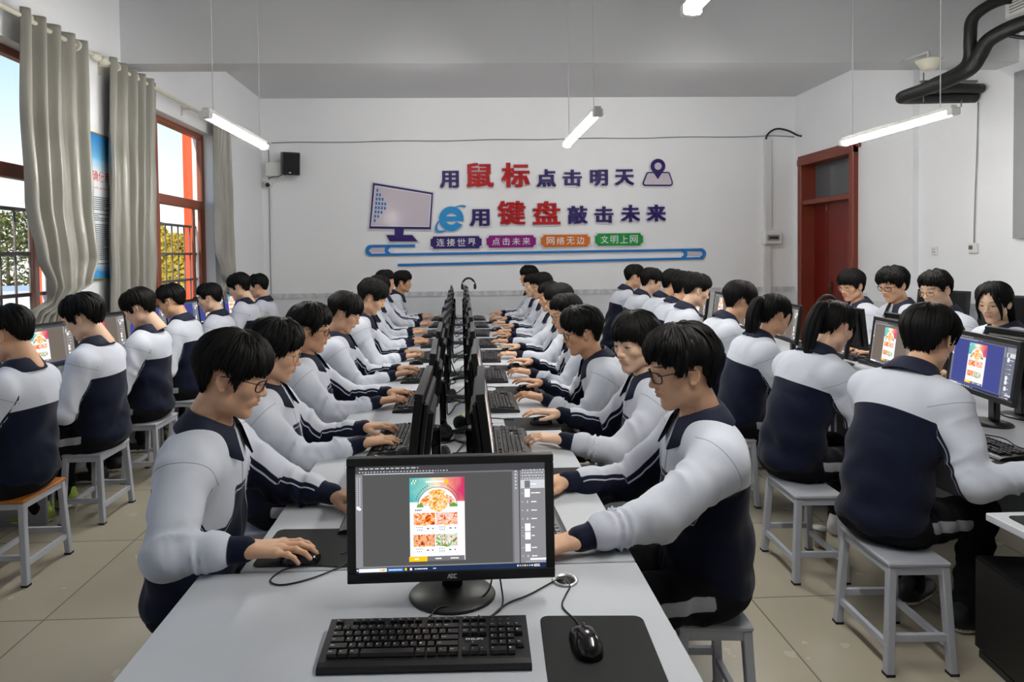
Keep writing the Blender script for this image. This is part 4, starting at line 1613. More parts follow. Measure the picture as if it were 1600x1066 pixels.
def make_mouse(label, loc, rz, group):
    """nose toward local +y"""
    t = thing('computer_mouse', label, 'mouse', loc, rz, group)
    mb = MB()
    P = []
    NU, NV = 22, 28
    for i in range(NU + 1):
        u = i / NU
        y = -0.056 + 0.112 * u
        w = 0.032 * (max(0.0, 1 - abs(2 * u - 1) ** (3.2 if u < .5 else 7.0)) ** 0.5 * 0.97 + .03) * (1 - 0.08 * math.exp(-((u - 0.62) / .16) ** 2))
        h = 0.037 * (math.sin(PI * (0.08 + 0.84 * (u ** 0.8) * 0.98)) ** 0.75)
        P.append([(w * math.copysign(abs(math.cos(a)) ** 0.75, math.cos(a)), y, 0.001 + h * max(0, math.sin(a)) ** 0.8) for a in [PI * k / NV for k in range(NV + 1)]])
    mb.grid(P)
    mb._add([P[0][k] for k in range(NV + 1)], [tuple(range(NV + 1))])
    mb._add([P[-1][k] for k in range(NV + 1)], [tuple(range(NV + 1))[::-1]])
    body = mb.build('shell', 'black_gloss', t)
    w = MB()
    w.lathe([(0, -.0035), (.009, -.0035), (.0105, 0), (.009, .0035), (0, .0035)], 16, (0, 0.031, 0.026), rot=Matrix.Rotation(R_(90), 3, 'Y'))
    w.build('scroll_wheel', 'dark', t)
    sp = MB()
    sp.tube([(0, 0.056, 0.010), (0, 0.045, 0.027), (0, 0.02, 0.0365), (0, 0.006, 0.0384)], 0.0009, 6)
    sp.build('button_seam', 'cable', t)
    return t


def pad_mesh(w=0.24, l=0.27):
    mb = MB()
    r = 0.02
    poly = []
    for (cx, cy, a0) in ((w / 2 - r, l / 2 - r, 0), (-w / 2 + r, l / 2 - r, 90), (-w / 2 + r, -l / 2 + r, 180), (w / 2 - r, -l / 2 + r, 270)):
        poly += [(cx + r * math.cos(R_(a0 + q)), cy + r * math.sin(R_(a0 + q))) for q in (0, 22, 45, 68, 90)]
    mb.prism(poly, 0.0025)
    return mb


def cord(pts, label, r=0.0022, n=8, group='loose cords'):
    o = MB().tube(smooth_path(pts, n), r, 6).build('cord', 'cable')
    return tag(o, label, 'cord', group)


def screens():
    SM['header'] = header_mat()
    SM['food1'] = food_mat('orange shrimp picture', 1, [(196, 60, 16), (240, 150, 50), (250, 196, 100), (246, 238, 226), (226, 96, 20)], 90)
    SM['food2'] = food_mat('soup picture', 2, [(150, 30, 20), (226, 84, 14), (240, 150, 40), (236, 222, 210), (190, 60, 40)], 70)
    SM['food3'] = food_mat('seafood picture', 3, [(70, 50, 30), (222, 96, 60), (244, 176, 130), (240, 220, 226), (200, 140, 60)], 80)
    SM['food4'] = food_mat('grill picture', 4, [(60, 50, 44), (196, 60, 40), (240, 170, 140), (236, 190, 80), (90, 120, 40)], 80)
    SM['food5'] = food_mat('salad picture', 5, [(60, 110, 30), (120, 180, 60), (240, 240, 236), (170, 90, 60), (90, 150, 40)], 80)
    SM['off'] = MB()._add([(-SW / 2, 0, -SH / 2), (SW / 2, 0, -SH / 2), (SW / 2, 0, SH / 2), (-SW / 2, 0, SH / 2)], [(0, 1, 2, 3)]).mesh('off screen', 'black_gloss')
    SM['grey'] = screen_mesh('grey screen', (80, 80, 80), (132, 132, 136))
    SM['blue'] = screen_mesh('blue screen', (58, 66, 134), (104, 108, 124))
    SM['brown'] = screen_mesh('brown screen', (104, 94, 86), (128, 120, 114))


LY0, LDY = 2.13, 0.79
STY = [LY0 + LDY * k for k in range(9)]
W_Y = [3.36, 4.10, 4.78, 5.5, 6.22, 6.92, 7.62]
Q_Y = [2.72, 3.40, 4.08, 4.74, 5.36, 5.86, 6.35, 6.9, 7.5]


def equipment():
    screens()
    make_monitor('large black monitor on the end desk in front, showing a restaurant page', 'monitor', 0.213, SM['grey'], (-0.032, 1.555, TOP), R_(0.5), 'computer monitors', 3.0, True)
    zc = 0.285
    CHs = None
    first = {}

    def mon(kind, label, loc, rz):
        if kind not in first:
            first[kind] = make_monitor(label, 'monitor', zc, SM[kind], loc, rz, 'computer monitors', 7.0)
        else:
            copy_tree(first[kind], loc, rz, label)
    for k in range(9):
        y = STY[k] + 0.07
        mon('grey', 'monitor seen from behind, %s from the front on the left side of the central table' % ORD[k], (-0.155, y, TOP), R_(-90) + R_(rng.uniform(-3, 3)))
        mon('brown', 'monitor seen edge on, %s from the front on the right side of the central table' % ORD[k], (0.088, y - 0.02, TOP), R_(90) + R_(rng.uniform(-3, 3)))
    for k, y in enumerate(W_Y):
        mon('brown' if k < 3 else 'blue', 'monitor under the windows, %s from the front, before a student' % ORD[k], (-2.76, y + 0.22, TOP), R_(90 - 14))
    for k in range(8):
        y = 3.03 + 0.67 * k
        mon('blue' if k == 0 else 'brown', 'monitor facing the nearer students of the right hand table, %s from the front' % ORD[k], (2.535 + 0.02 * k, y, TOP), R_(-99 + k))
    for k, yy in enumerate((3.12, 3.95, 4.7)):
        mon('grey', 'black backed monitor on the far side of the right hand table, %s from the front' % ORD[k], (2.88, yy, TOP), R_(90))
    for k, y in enumerate((5.5, 6.3)):
        mon('off', 'dark switched off monitor on the wall desk behind the seated students, %s' % ('nearer one' if k == 0 else 'farther one'), (4.86, y, TOP), R_(-90 + 20))
    # keyboards
    make_keyboard('black keyboard in the foreground with white legends on the end desk', (-0.085, 1.375, TOP), R_(-1.0), 'keyboards', True)
    kb = make_keyboard('black keyboard, first on the left side of the central table behind the front monitor', (-0.31, STY[0] + 0.05, TOP), R_(-90), 'keyboards')
    kc = kids(kb)
    for k in range(9):
        if k:
            copy_tree(kb, (-0.315 + rng.uniform(-.012, .012), STY[k] + rng.uniform(-.03, .02), TOP), R_(-90 + rng.uniform(-4, 4)), 'black keyboard, %s from the front on the left side of the central table' % ORD[k])
        copy_tree(kb, (0.225 + rng.uniform(-.012, .012), STY[k] - 0.06 + rng.uniform(-.02, .02), TOP), R_(90 + rng.uniform(-3, 3)), 'black keyboard, %s from the front on the right side of the central table' % ORD[k])
    for k, y in enumerate(W_Y):
        copy_tree(kb, (-2.575, y, TOP), R_(90), 'black keyboard under the windows, %s from the front' % ORD[k])
    for k, y in enumerate(Q_Y[:8]):
        copy_tree(kb, (2.225, y - 0.03, TOP), R_(-90), 'black keyboard on the near side of the right hand table, %s from the front' % ORD[k])
    for k, y in enumerate((3.9, 4.5, 5.0, 5.5)):
        copy_tree(kb, (3.07, y, TOP), R_(90), 'black keyboard on the far side of the right hand table, %s from the front' % ORD[k])
    # mouse pads and mice
    pm = pad_mesh().mesh('mouse_pad', 'rubber')

    def pad(loc, rz, label):
        tag(link('mouse_pad', pm, None, loc, rz), label, 'mouse pad', 'mouse pads')
    pad((0.288, 1.345, TOP), R_(-3), 'black mouse pad in the foreground right of the keyboard')
    m = make_mouse('glossy black mouse on the foreground pad', (0.262, 1.36, TOP + 0.0025), R_(2), 'mice')
    pad((-0.452, 1.885, TOP), R_(88), 'black mouse pad under the hand of the nearest student on the left')
    copy_tree(m, (-0.462, 1.795, TOP + 0.0025), R_(-84), 'black mouse under the hand of the nearest student on the left')
    for k in range(9):
        y = STY[k] + 0.27
        if k < 8:
            pad((0.345, y, TOP), R_(90), 'black mouse pad, %s from the front on the right side of the central table' % ORD[k])
            if k:
                copy_tree(m, (0.392, y - .01, TOP + 0.0025), R_(90 + rng.uniform(-6, 6)), 'black mouse held by the %s student on the right side of the central table' % ORD[k])
    for k in (1, 4, 6):
        copy_tree(m, (-0.36, STY[k] - 0.29, TOP), R_(-90), 'black mouse left of the hands of the %s student on the left side' % ORD[k])
    for k, y in enumerate(Q_Y[:6]):
        pad((2.2, y - 0.36, TOP), R_(88), 'black mouse pad on the right hand table, %s from the front' % ORD[k])
    pad((1.86, 1.84, TOP), R_(88), 'black mouse pad on the end desk at the lower right edge')
    copy_tree(m, (2.22, Q_Y[0] - .36, TOP + 0.0025), R_(-90), 'black mouse at the lower right on the right hand table')
    # cords on the front desk
    cord([(0.26, 1.416, TOP + .012), (0.256, 1.46, TOP + .004), (0.235, 1.52, TOP + .003), (0.25, 1.57, TOP + .003), (0.268, 1.61, TOP + .004), (0.265, 1.648, TOP + .001)], 'mouse cord running from the foreground mouse to the desk hole')
    cord([(0.03, 1.45, TOP + .028), (0.045, 1.47, TOP + .004), (0.10, 1.54, TOP + .003), (0.16, 1.58, TOP + .003), (0.235, 1.642, TOP + .004), (0.258, 1.65, TOP + .001)], 'keyboard cord slanting across the front desk to the desk hole')
    cord([(0.075, 1.60, TOP + .10), (0.09, 1.585, TOP + .03), (0.085, 1.52, TOP + .003), (0.02, 1.455, TOP + .01), (0.0, 1.452, TOP + .026)], 'black cord hanging from the front monitor to the keyboard')
    cord([(0.07, 1.60, TOP + .10), (0.06, 1.58, TOP + .02), (0.0, 1.535, TOP + .006), (-0.06, 1.52, TOP + .012), (-0.085, 1.49, TOP + .006), (-0.09, 1.462, TOP + .018)], 'black cord looping over the base of the front monitor')
    cord([(-0.35, 1.80, TOP + .016), (-0.315, 1.83, TOP + .012), (-0.33, 1.77, TOP + .004), (-0.40, 1.70, TOP + .003), (-0.475, 1.665, TOP + .003), (-0.515, 1.69, TOP + .003),
          (-0.49, 1.75, TOP + .003), (-0.42, 1.765, TOP + .004), (-0.33, 1.755, TOP + .003), (-0.24, 1.80, TOP + .003)], 'thin mouse cord looping over the edge of the left front desk seam')
    cord([(-0.24, 1.77, TOP + .003), (-0.30, 1.80, TOP + .003), (-0.315, 1.775, TOP + .003), (-0.26, 1.742, TOP + .004), (-0.17, 1.74, TOP + .004)], 'short black cord tucked behind the left edge of the front monitor')
    # tangle between the two rows of monitors
    r = random.Random(21)
    for k in range(16):
        y = 2.15 + 0.40 * k
        pts = [(-0.08, y - .1, TOP + .12), (-0.07 + r.uniform(-.02, .02), y, TOP + .02), (r.uniform(-.06, .0), y + .12, TOP + .004), (-0.03 + r.uniform(-.03, .03), y + .25, TOP + .006), (0.02, y + .36, TOP + .02), (0.03, y + .42, TOP + .12)]
        cord(pts, 'black cord lying between the monitor backs, %s from the front' % (ORD + ['eleventh', 'twelfth', 'thirteenth', 'fourteenth', 'fifteenth', 'sixteenth'])[k], 0.004)
    for k in range(8):
        y = STY[k] + .33
        cord([(0.15, y - .05, TOP + .003), (0.12, y, TOP + .003), (0.13, y + .06, TOP + .003), (0.19, y + .05, TOP + .003), (0.26, y + .0, TOP + .008)], 'black lead beside a keyboard, %s from the front, central table right side' % ORD[k], 0.0025)
    cord([(2.30, 2.90, TOP + .003), (2.42, 2.78, TOP + .003), (2.38, 2.62, TOP + .003), (2.5, 2.45, TOP + .003), (2.8, 2.35, TOP + .003)], 'black cord curling beside the blue screen on the right hand table', 0.003)
    cord([(2.68, 3.35, TOP + .10), (2.66, 3.42, TOP + .01), (2.58, 3.52, TOP + .003), (2.50, 3.5, TOP + .003), (2.52, 3.4, TOP + .003), (2.66, 3.36, TOP + .004)], 'tangled black cord behind the blue screen', 0.004)

    # headsets
    def headset(loc, rz, label, flat=True):
        t = thing('headset', label, 'headset', loc, rz, 'headsets')
        MB().tube([(0.085 * math.cos(R_(a)), 0, 0.095 * math.sin(R_(a))) for a in range(-10, 191, 10)], 0.007, 8).build('headband', 'black', t)
        MB().tube([(0.08 * math.cos(R_(a)), 0, 0.09 * math.sin(R_(a)) - .004) for a in range(30, 151, 10)], 0.011, 8).build('head_cushion', 'rubber', t)
        for s in (-1, 1):
            e = MB()
            e.lathe([(0, -.014), (.03, -.014), (.038, -.004), (.036, .012), (.02, .016), (0, .012)], 20, (s * 0.082, 0, -0.02), rot=Matrix.Rotation(R_(90 * s), 3, 'Y'))
            c = e.build('ear_cup', 'black', t)
        MB().tube(smooth_path([(-.085, 0, -.03), (-.09, -.05, -.05), (-.07, -.1, -.055)], 5), 0.004, 6).build('microphone', 'black', t)
        if flat:
            t.rotation_euler = (R_(78), 0, rz)
        return t
    headset((0.01, 2.62, TOP + 0.042), R_(20), 'black headset lying between the nearest monitor backs')
    headset((-0.02, 4.05, TOP + 0.042), R_(150), 'black headset lying farther back between the monitors')
    headset((-0.03, 3.0, TOP + 0.045), R_(65), 'black headset second between the nearer monitor backs')
    headset((0.0, 3.62, TOP + 0.05), R_(-30), 'black headset just behind the pale yellowed mouse')
    headset((-0.235, 2.53, TOP + 0.042), R_(80), 'black headset beside the second keyboard on the left side')
    headset((0.095, 8.22, TOP + 0.46), R_(8), 'black headset hung on a far monitor of the central table', False)
    headset((2.90, 3.70, TOP + 0.40), R_(80), 'black headset hung on the edge of a monitor below the long haired girl', False)
    headset((2.60, 4.45, TOP + 0.44), R_(0), 'black headset perched on a monitor of the right hand table', False)
    t = copy_tree(m, (0.005, 3.28, TOP + 0.0025), R_(150), 'pale yellowed mouse lying between the monitor backs')
    pale = mat('yellowed plastic', (196, 192, 150), 0.45, var=0.25, scale=30)
    for c in kids(t):
        if c.name.startswith('shell'):
            c.data = c.data.copy()
            c.data.materials[0] = pale
    # tower at the lower right
    t = thing('computer_tower', 'black computer tower on the floor at the lower right corner', 'computer', (2.08, 2.20, 0), R_(-8))
    MB().box((0, 0, 0.215), (0.2, 0.44, 0.37), bev=0.012).build('case', 'black', t)
    MB().box((0, 0.0, 0.012), (0.18, 0.4, 0.03)).build('plinth', 'dark', t)
    MB().box((-0.02, -0.222, 0.21), (0.15, 0.008, 0.34), bev=0.003).build('front_panel', 'black_gloss', t)
    MB().box((-0.101, -0.06, 0.3), (0.003, 0.004, 0.004)).build('power_light', emat('blue power light', (60, 120, 255), 6.0), t)
    MB().box((-0.102, -0.12, 0.09), (0.003, 0.03, 0.008)).build('badge', 'silver', t)
    # plastic drink cup on the floor
    t = thing('drink_cup', 'small pale plastic cup on the floor behind the second stool on the right', 'cup', (1.92, 3.36, 0))
    MB().lathe([(0, 0), (.026, 0), (.036, .1), (.034, .1), (.0, .006)], 18).build('cup', mat('pale plastic cup', (206, 186, 160), 0.35), t)
    MB().lathe([(0, .1), (.038, .1), (.037, .108), (0, .112)], 18).build('lid', 'white_plastic', t)
    t = thing('smartphone', 'dark phone lying on a mouse pad of the right side', 'phone', (0.44, STY[2] + 0.12, TOP))
    MB().box((0, 0, 0.004), (0.075, 0.155, 0.008), bev=0.003).build('case', 'silver', t)
    MB().box((0, 0, 0.0083), (0.068, 0.145, 0.0006)).build('glass', 'black_gloss', t)


# ------------------------------------------------------------------ stools
STOOL_H = 0.425


def make_stool(label, loc, rz, group, top='stool_top'):
    t = thing('stool', label, 'stool', loc, rz, group)
    W, L, H = 0.225, 0.33, STOOL_H
    MB().box((0, 0, H - 0.009), (W + .012, L + .012, 0.018), bev=0.005).build('seat', top, t)
    fr = MB()
    zr = H - 0.033
    for s in (-1, 1):
        fr.box((s * (W / 2 - .012), 0, zr), (0.022, L - .024, 0.03))
        fr.box((0, s * (L / 2 - .012), zr), (W - .024, 0.022, 0.03))
    fr.build('seat_frame', 'stool', t)
    sp = 0.022

    def pos(sx, sy, z):
        k = 1 - z / H
        return Vector((sx * (W / 2 - .014 + sp * k), sy * (L / 2 - .014 + sp * k), z))
    for sx in (-1, 1):
        for sy in (-1, 1):
            a, b = pos(sx, sy, 0.006), pos(sx, sy, H - 0.018)
            q = (b - a).normalized()
            rot = Vector((0, 0, 1)).rotation_difference(q).to_matrix()
            lg = MB().box((a + b) / 2, (0.030, 0.030, (b - a).length), rot=rot, bev=0.003).build('leg', 'stool', t)
            MB().box(pos(sx, sy, 0.005), (0.033, 0.033, 0.01)).build('foot_cap', 'rubber', lg)
    for sx in (-1, 1):
        a, b = pos(sx, -1, 0.105), pos(sx, 1, 0.105)
        MB().box((a + b) / 2, (0.018, (b - a).length, 0.026)).build('stretcher', 'stool', t)
    for sy in (-1, 1):
        a, b = pos(-1, sy, 0.14), pos(1, sy, 0.14)
        MB().box((a + b) / 2, ((b - a).length, 0.018, 0.026)).build('stretcher', 'stool', t)
    return t


L_SEAT, R_SEAT, W_SEAT, Q_SEAT, S_SEAT = -0.86, 0.86, -2.30, 1.73, 3.62
S_Y = [4.1, 4.6, 5.07, 5.6]


def stools():
    wood = make_stool('stool with a varnished orange wood seat at the left edge', (-2.28, W_Y[0], 0), 0, 'stools', 'wood')
    st = make_stool('pale grey stool under the second student at the windows', (-2.31, 4.09, 0), 0, 'stools')
    for k, y in enumerate(W_Y[2:], 2):
        copy_tree(st, (W_SEAT, y, 0), R_(rng.uniform(-3, 3)), 'pale grey stool under the %s student at the windows' % ORD[k])
    for k in range(9):
        copy_tree(st, (L_SEAT, STY[k], 0), R_(rng.uniform(-4, 4)), 'pale grey stool under the %s student on the left side of the central table' % ORD[k])
        copy_tree(st, (R_SEAT + (0.03 if k else -0.06), STY[k], 0), R_(rng.uniform(-4, 4)), 'pale grey stool under the %s student on the right side of the central table' % ORD[k])
    ys = [2.49, 3.16] + Q_Y[2:]
    for k, y in enumerate(ys):
        copy_tree(st, (Q_SEAT - 0.01, y, 0), R_(rng.uniform(-3, 3)), 'pale grey stool under the %s student on the near side of the right hand table' % ORD[k])
    for k, y in enumerate(S_Y):
        copy_tree(st, (S_SEAT, y, 0), 0, 'pale grey stool under the %s student on the far side of the right hand table' % ORD[k])


desks()
equipment()
stools()
# ------------------------------------------------------------------ people: blended volumes turned into surfaces
f32 = np.float32


def smin(a, b, k):
    h = np.clip(0.5 + 0.5 * (a - b) / k, 0, 1)
    return a * (1 - h) + b * h - k * h * (1 - h)


class Vol:
    def __init__(self, lo, hi, h):
        self.lo, self.h = np.array(lo, float), h
        self.n = [int(math.ceil((hi[i] - lo[i]) / h)) + 1 for i in range(3)]
        self.D = np.full(self.n, 1.0, f32)

    def part(self, lo, hi):
        s, g = [], []
        for i in range(3):
            a = max(0, int(math.floor((lo[i] - self.lo[i]) / self.h)))
            b = min(self.n[i], int(math.ceil((hi[i] - self.lo[i]) / self.h)) + 1)
            if b <= a:
                return None, None
            s.append(slice(a, b))
            sh = [1, 1, 1]
            sh[i] = b - a
            g.append((self.lo[i] + self.h * np.arange(a, b)).astype(f32).reshape(sh))
        return tuple(s), g

    def add(self, fn, lo, hi, k=0.02, sub=False, m=None):
        m = (k * 1.5 + 0.02) if m is None else m
        s, g = self.part([x - m for x in lo], [x + m for x in hi])
        if s is None:
            return
        d = fn(*g)
        A = self.D[s]
        self.D[s] = -smin(-A, d, k) if sub else smin(A, d, k)

    def ell(self, c, r, k=0.02, sub=False, ay=0.0, az=0.0, ax=0.0):
        fn = ellf(c, r, ay, az, ax)
        R = max(r)
        self.add(fn, [x - R for x in c], [x + R for x in c], k, sub)

    def cap(self, a, b, ra, rb, k=0.02, sub=False, disp=None):
        fn = capf(a, b, ra, rb, disp)
        R = max(ra, rb)
        self.add(fn, [min(a[i], b[i]) - R for i in range(3)], [max(a[i], b[i]) + R for i in range(3)], k, sub)

    def surf(self):
        return nets(self.D, self.lo, self.h)


def ellf(c, r, ay=0.0, az=0.0, ax=0.0):
    M = (Matrix.Rotation(az, 3, 'Z') @ Matrix.Rotation(ay, 3, 'Y') @ Matrix.Rotation(ax, 3, 'X')).transposed()
    M = [[float(M[i][j]) for j in range(3)] for i in range(3)]

    def fn(X, Y, Z):
        X, Y, Z = X - c[0], Y - c[1], Z - c[2]
        if ay or az or ax:
            X, Y, Z = (M[0][0] * X + M[0][1] * Y + M[0][2] * Z, M[1][0] * X + M[1][1] * Y + M[1][2] * Z, M[2][0] * X + M[2][1] * Y + M[2][2] * Z)
        k0 = np.sqrt((X / r[0]) ** 2 + (Y / r[1]) ** 2 + (Z / r[2]) ** 2)
        k1 = np.sqrt((X / r[0] ** 2) ** 2 + (Y / r[1] ** 2) ** 2 + (Z / r[2] ** 2) ** 2)
        return k0 * (k0 - 1) / np.maximum(k1, 1e-6)
    return fn


def capf(a, b, ra, rb, disp=None):
    a, b = np.array(a, float), np.array(b, float)
    ab = b - a
    L2 = float(ab @ ab) + 1e-12

    def fn(X, Y, Z):
        t = np.clip(((X - a[0]) * ab[0] + (Y - a[1]) * ab[1] + (Z - a[2]) * ab[2]) / L2, 0, 1)
        px, py, pz = X - a[0] - t * ab[0], Y - a[1] - t * ab[1], Z - a[2] - t * ab[2]
        d = np.sqrt(px * px + py * py + pz * pz) - (ra + (rb - ra) * t)
        if disp is not None:
            d = d - disp(t, px, py, pz)
        return d
    return fn


EDG = [(0, 1), (2, 3), (4, 5), (6, 7), (0, 2), (1, 3), (4, 6), (5, 7), (0, 4), (1, 5), (2, 6), (3, 7)]


def nets(D, lo, h):
    """smooth quads around the zero level of a sampled volume"""
    S = D < 0
    nx, ny, nz = D.shape
    cs = []
    tot = np.zeros((nx - 1, ny - 1, nz - 1), np.int8)
    for c in range(8):
        i, j, k = c & 1, (c >> 1) & 1, (c >> 2) & 1
        tot += S[i:nx - 1 + i, j:ny - 1 + j, k:nz - 1 + k]
    act = (tot > 0) & (tot < 8)
    I, J, K = np.nonzero(act)
    n = len(I)
    cv = np.stack([D[I + (c & 1), J + ((c >> 1) & 1), K + ((c >> 2) & 1)] for c in range(8)], 1).astype(float)
    acc = np.zeros((n, 3))
    cnt = np.zeros(n)
    for a, b in EDG:
        va, vb = cv[:, a], cv[:, b]
        m = (va < 0) != (vb < 0)
        t = np.where(m, va / np.where(m, va - vb, 1), 0)
        pa = np.array([a & 1, (a >> 1) & 1, (a >> 2) & 1], float)
        pb = np.array([b & 1, (b >> 1) & 1, (b >> 2) & 1], float)
        acc += m[:, None] * (pa + t[:, None] * (pb - pa))
        cnt += m
    P = np.stack([I, J, K], 1) + acc / np.maximum(cnt, 1)[:, None]
    V = lo + P * h
    idx = np.full(act.shape, -1, np.int32)
    idx[I, J, K] = np.arange(n)
    Q = []
    for ax in range(3):
        o = [0, 0, 0]
        o[ax] = 1
        A = S[:nx - o[0], :ny - o[1], :nz - o[2]]
        B = S[o[0]:, o[1]:, o[2]:]
        ii = list(np.nonzero(A != B))
        u, w = (ax + 1) % 3, (ax + 2) % 3
        dim = act.shape
        ok = (ii[u] > 0) & (ii[w] > 0) & (ii[u] < dim[u]) & (ii[w] < dim[w])
        ii = [x[ok] for x in ii]
        flip = A[ii[0], ii[1], ii[2]]

        def cell(du, dw):
            q = [x.copy() for x in ii]
            q[u] -= du
            q[w] -= dw
            return idx[q[0], q[1], q[2]]
        q = np.stack([cell(1, 1), cell(0, 1), cell(0, 0), cell(1, 0)], 1)
        q[~flip] = q[~flip][:, ::-1]
        Q.append(q)
    Q = np.concatenate(Q)
    return V, Q


def np_mesh(name, V, Q, mats, attrs=None, smooth=True, mi=None):
    me = bpy.data.meshes.new(name)
    nv, nf, w = len(V), len(Q), Q.shape[1]
    me.vertices.add(nv)
    me.vertices.foreach_set('co', np.ascontiguousarray(V, dtype=f32).ravel())
    me.loops.add(nf * w)
    me.loops.foreach_set('vertex_index', np.ascontiguousarray(Q, dtype=np.int32).ravel())
    me.polygons.add(nf)
    me.polygons.foreach_set('loop_start', np.arange(0, nf * w, w, dtype=np.int32))
    me.polygons.foreach_set('loop_total', np.full(nf, w, np.int32))
    me.polygons.foreach_set('use_smooth', np.full(nf, smooth, bool))
    for m in mats:
        me.materials.append(MT[m] if isinstance(m, str) else m)
    if mi is not None:
        me.polygons.foreach_set('material_index', np.ascontiguousarray(mi, dtype=np.int32))
    for k, A in (attrs or {}).items():
        at = me.attributes.new(k, 'FLOAT_VECTOR', 'POINT')
        at.data.foreach_set('vector', np.ascontiguousarray(A, dtype=f32).ravel())
    me.update()
    me.validate()
    return me


def v3(*a):
    return np.array(a, float)


def rotm(ay=0.0, az=0.0, ax=0.0):
    return np.array(Matrix.Rotation(az, 3, 'Z') @ Matrix.Rotation(ay, 3, 'Y') @ Matrix.Rotation(ax, 3, 'X'))


# ------------------------------------------------------------------ head (faces +x, origin between the ears at eye height)
def head_volume(h=0.0036, jaw=1.0, girl=False, neck=True):
    vol = Vol((-0.135, -0.105, -0.215 if neck else -0.15), (0.135, 0.105, 0.14), h)
    E, C = vol.ell, vol.cap
    E((-.012, 0, .035), (.098, .077, .090), .02)
    E((.030, 0, -.020), (.062, .0635, .085), .03)
    E((.028, 0, -.077), (.055, .049 * jaw, .040), .02)
    E((.072, 0, -.110), (.016, .021, .015), .026)
    for s in (-1, 1):
        C((.060, s * .012, -.106), (.002, s * .046 * jaw, -.072), .0150, .0170, .022)
    for s in (-1, 1):
        E((-.002, s * .050 * jaw, -.066), (.022, .016, .024), .03)
        E((.057, s * .044, -.022), (.022, .020, .020), .025)
    C((.079, -.034, .024), (.079, .034, .024), .0105, .0105, .022)
    for s in (-1, 1):
        E((.104, s * .033, .004), (.015, .017, .011), .012, True)
        E((.0775, s * .032, .002), (.0125, .0165, .0115), .006)
        E((.0835, s * .033, .0085), (.006, .016, .0035), .004)
    C((.087, 0, .012), (.106, 0, -.028), .0065, .0095, .010)
    E((.1075, 0, -.033), (.0105, .0110, .0095), .008)
    for s in (-1, 1):
        E((.0965, s * .0125, -.036), (.0105, .0075, .0080), .006)
        E((.0995, s * .0065, -.0425), (.005, .0035, .003), .003, True)
    E((.078, 0, -.063), (.020, .029, .022), .02)
    C((.0975, 0, -.0575), (.0830, .0235, -.0635), .0048, .003, .005)
    C((.0975, 0, -.0575), (.0830, -.0235, -.0635), .0048, .003, .005)
    C((.0955, 0, -.0690), (.0830, .0215, -.0655), .0056, .003, .005)
    C((.0955, 0, -.0690), (.0830, -.0215, -.0655), .0056, .003, .005)
    C((.101, -.018, -.0633), (.101, .018, -.0633), .0022, .0022, .003, True)
    E((.089, 0, -.083), (.008, .016, .005), .008, True)
    for s in (-1, 1):
        E((-.011, s * .0770, -.010), (.0170, .0060, .0280), .006, ay=-.20, az=-s * .32)
        E((-.007, s * .0845, -.008), (.0105, .0070, .0170), .004, True, ay=-.20, az=-s * .32)
        ring_ = []
        for k in range(9):
            a = R_(-75 + 34 * k)
            ex, ez = -.0175 * math.sin(a), .0290 * math.cos(a)
            ring_.append((-.011 + ex * math.cos(.2) - ez * math.sin(.2) * 1.0, s * (.0805 - ex * .34), -.010 + ez * math.cos(.2) + ex * math.sin(.2)))
        for k in range(8):
            C(ring_[k], ring_[k + 1], .0040, .0040, .003)
        E((-.003, s * .0785, -.036), (.0065, .0045, .0075), .004)
        E((.0035, s * .0785, -.012), (.0040, .0040, .0055), .003)
    if neck:
        C((-.024, 0, -.04), (-.052, 0, -.20), .045 if girl else .050, .052 if girl else .060, .025)
        C((.030, 0, -.098), (-.010, 0, -.130), .016, .026, .025)
        E((.012, 0, -.142), (.012, .010, .014), .02)
    return vol


def face_attrs(P, squint=1.0):
    """signed masks (metres, positive inside): lips, brows, eye opening, iris, lash line, nails"""
    x, y, z = P[:, 0], P[:, 1], P[:, 2]
    ay = np.abs(y)
    front = np.where(x > 0.06, 0.0, -1.0)
    lip = 0.008 * (1 - np.sqrt((y / .0265) ** 2 + ((z + .0640) / .0105) ** 2)) + front
    bz = .0285 + .004 * (1 - ((ay - .038) / .022) ** 2)
    brow = np.minimum(.0028 - np.abs(z - bz), .020 - np.abs(ay - .036)) + front
    hh = .0052 * squint
    lens = 0.005 * (1 - np.sqrt(((ay - .0325) / .0148) ** 2 + ((z - .0015) / hh) ** 2)) + front
    iris = np.minimum(.0066 - np.sqrt((ay - .0325) ** 2 + (z - .0022) ** 2), lens)
    top = .0015 + hh * np.sqrt(np.clip(1 - ((ay - .0325) / .0152) ** 2, 0, 1))
    lash = np.minimum(.0019 - np.abs(z - top - .0005), .0158 - np.abs(ay - .0330)) + front
    fa = np.stack([lip, brow, lens], 1)
    fb = np.stack([iris, lash, np.full(len(P), -1.0)], 1)
    return fa, fb


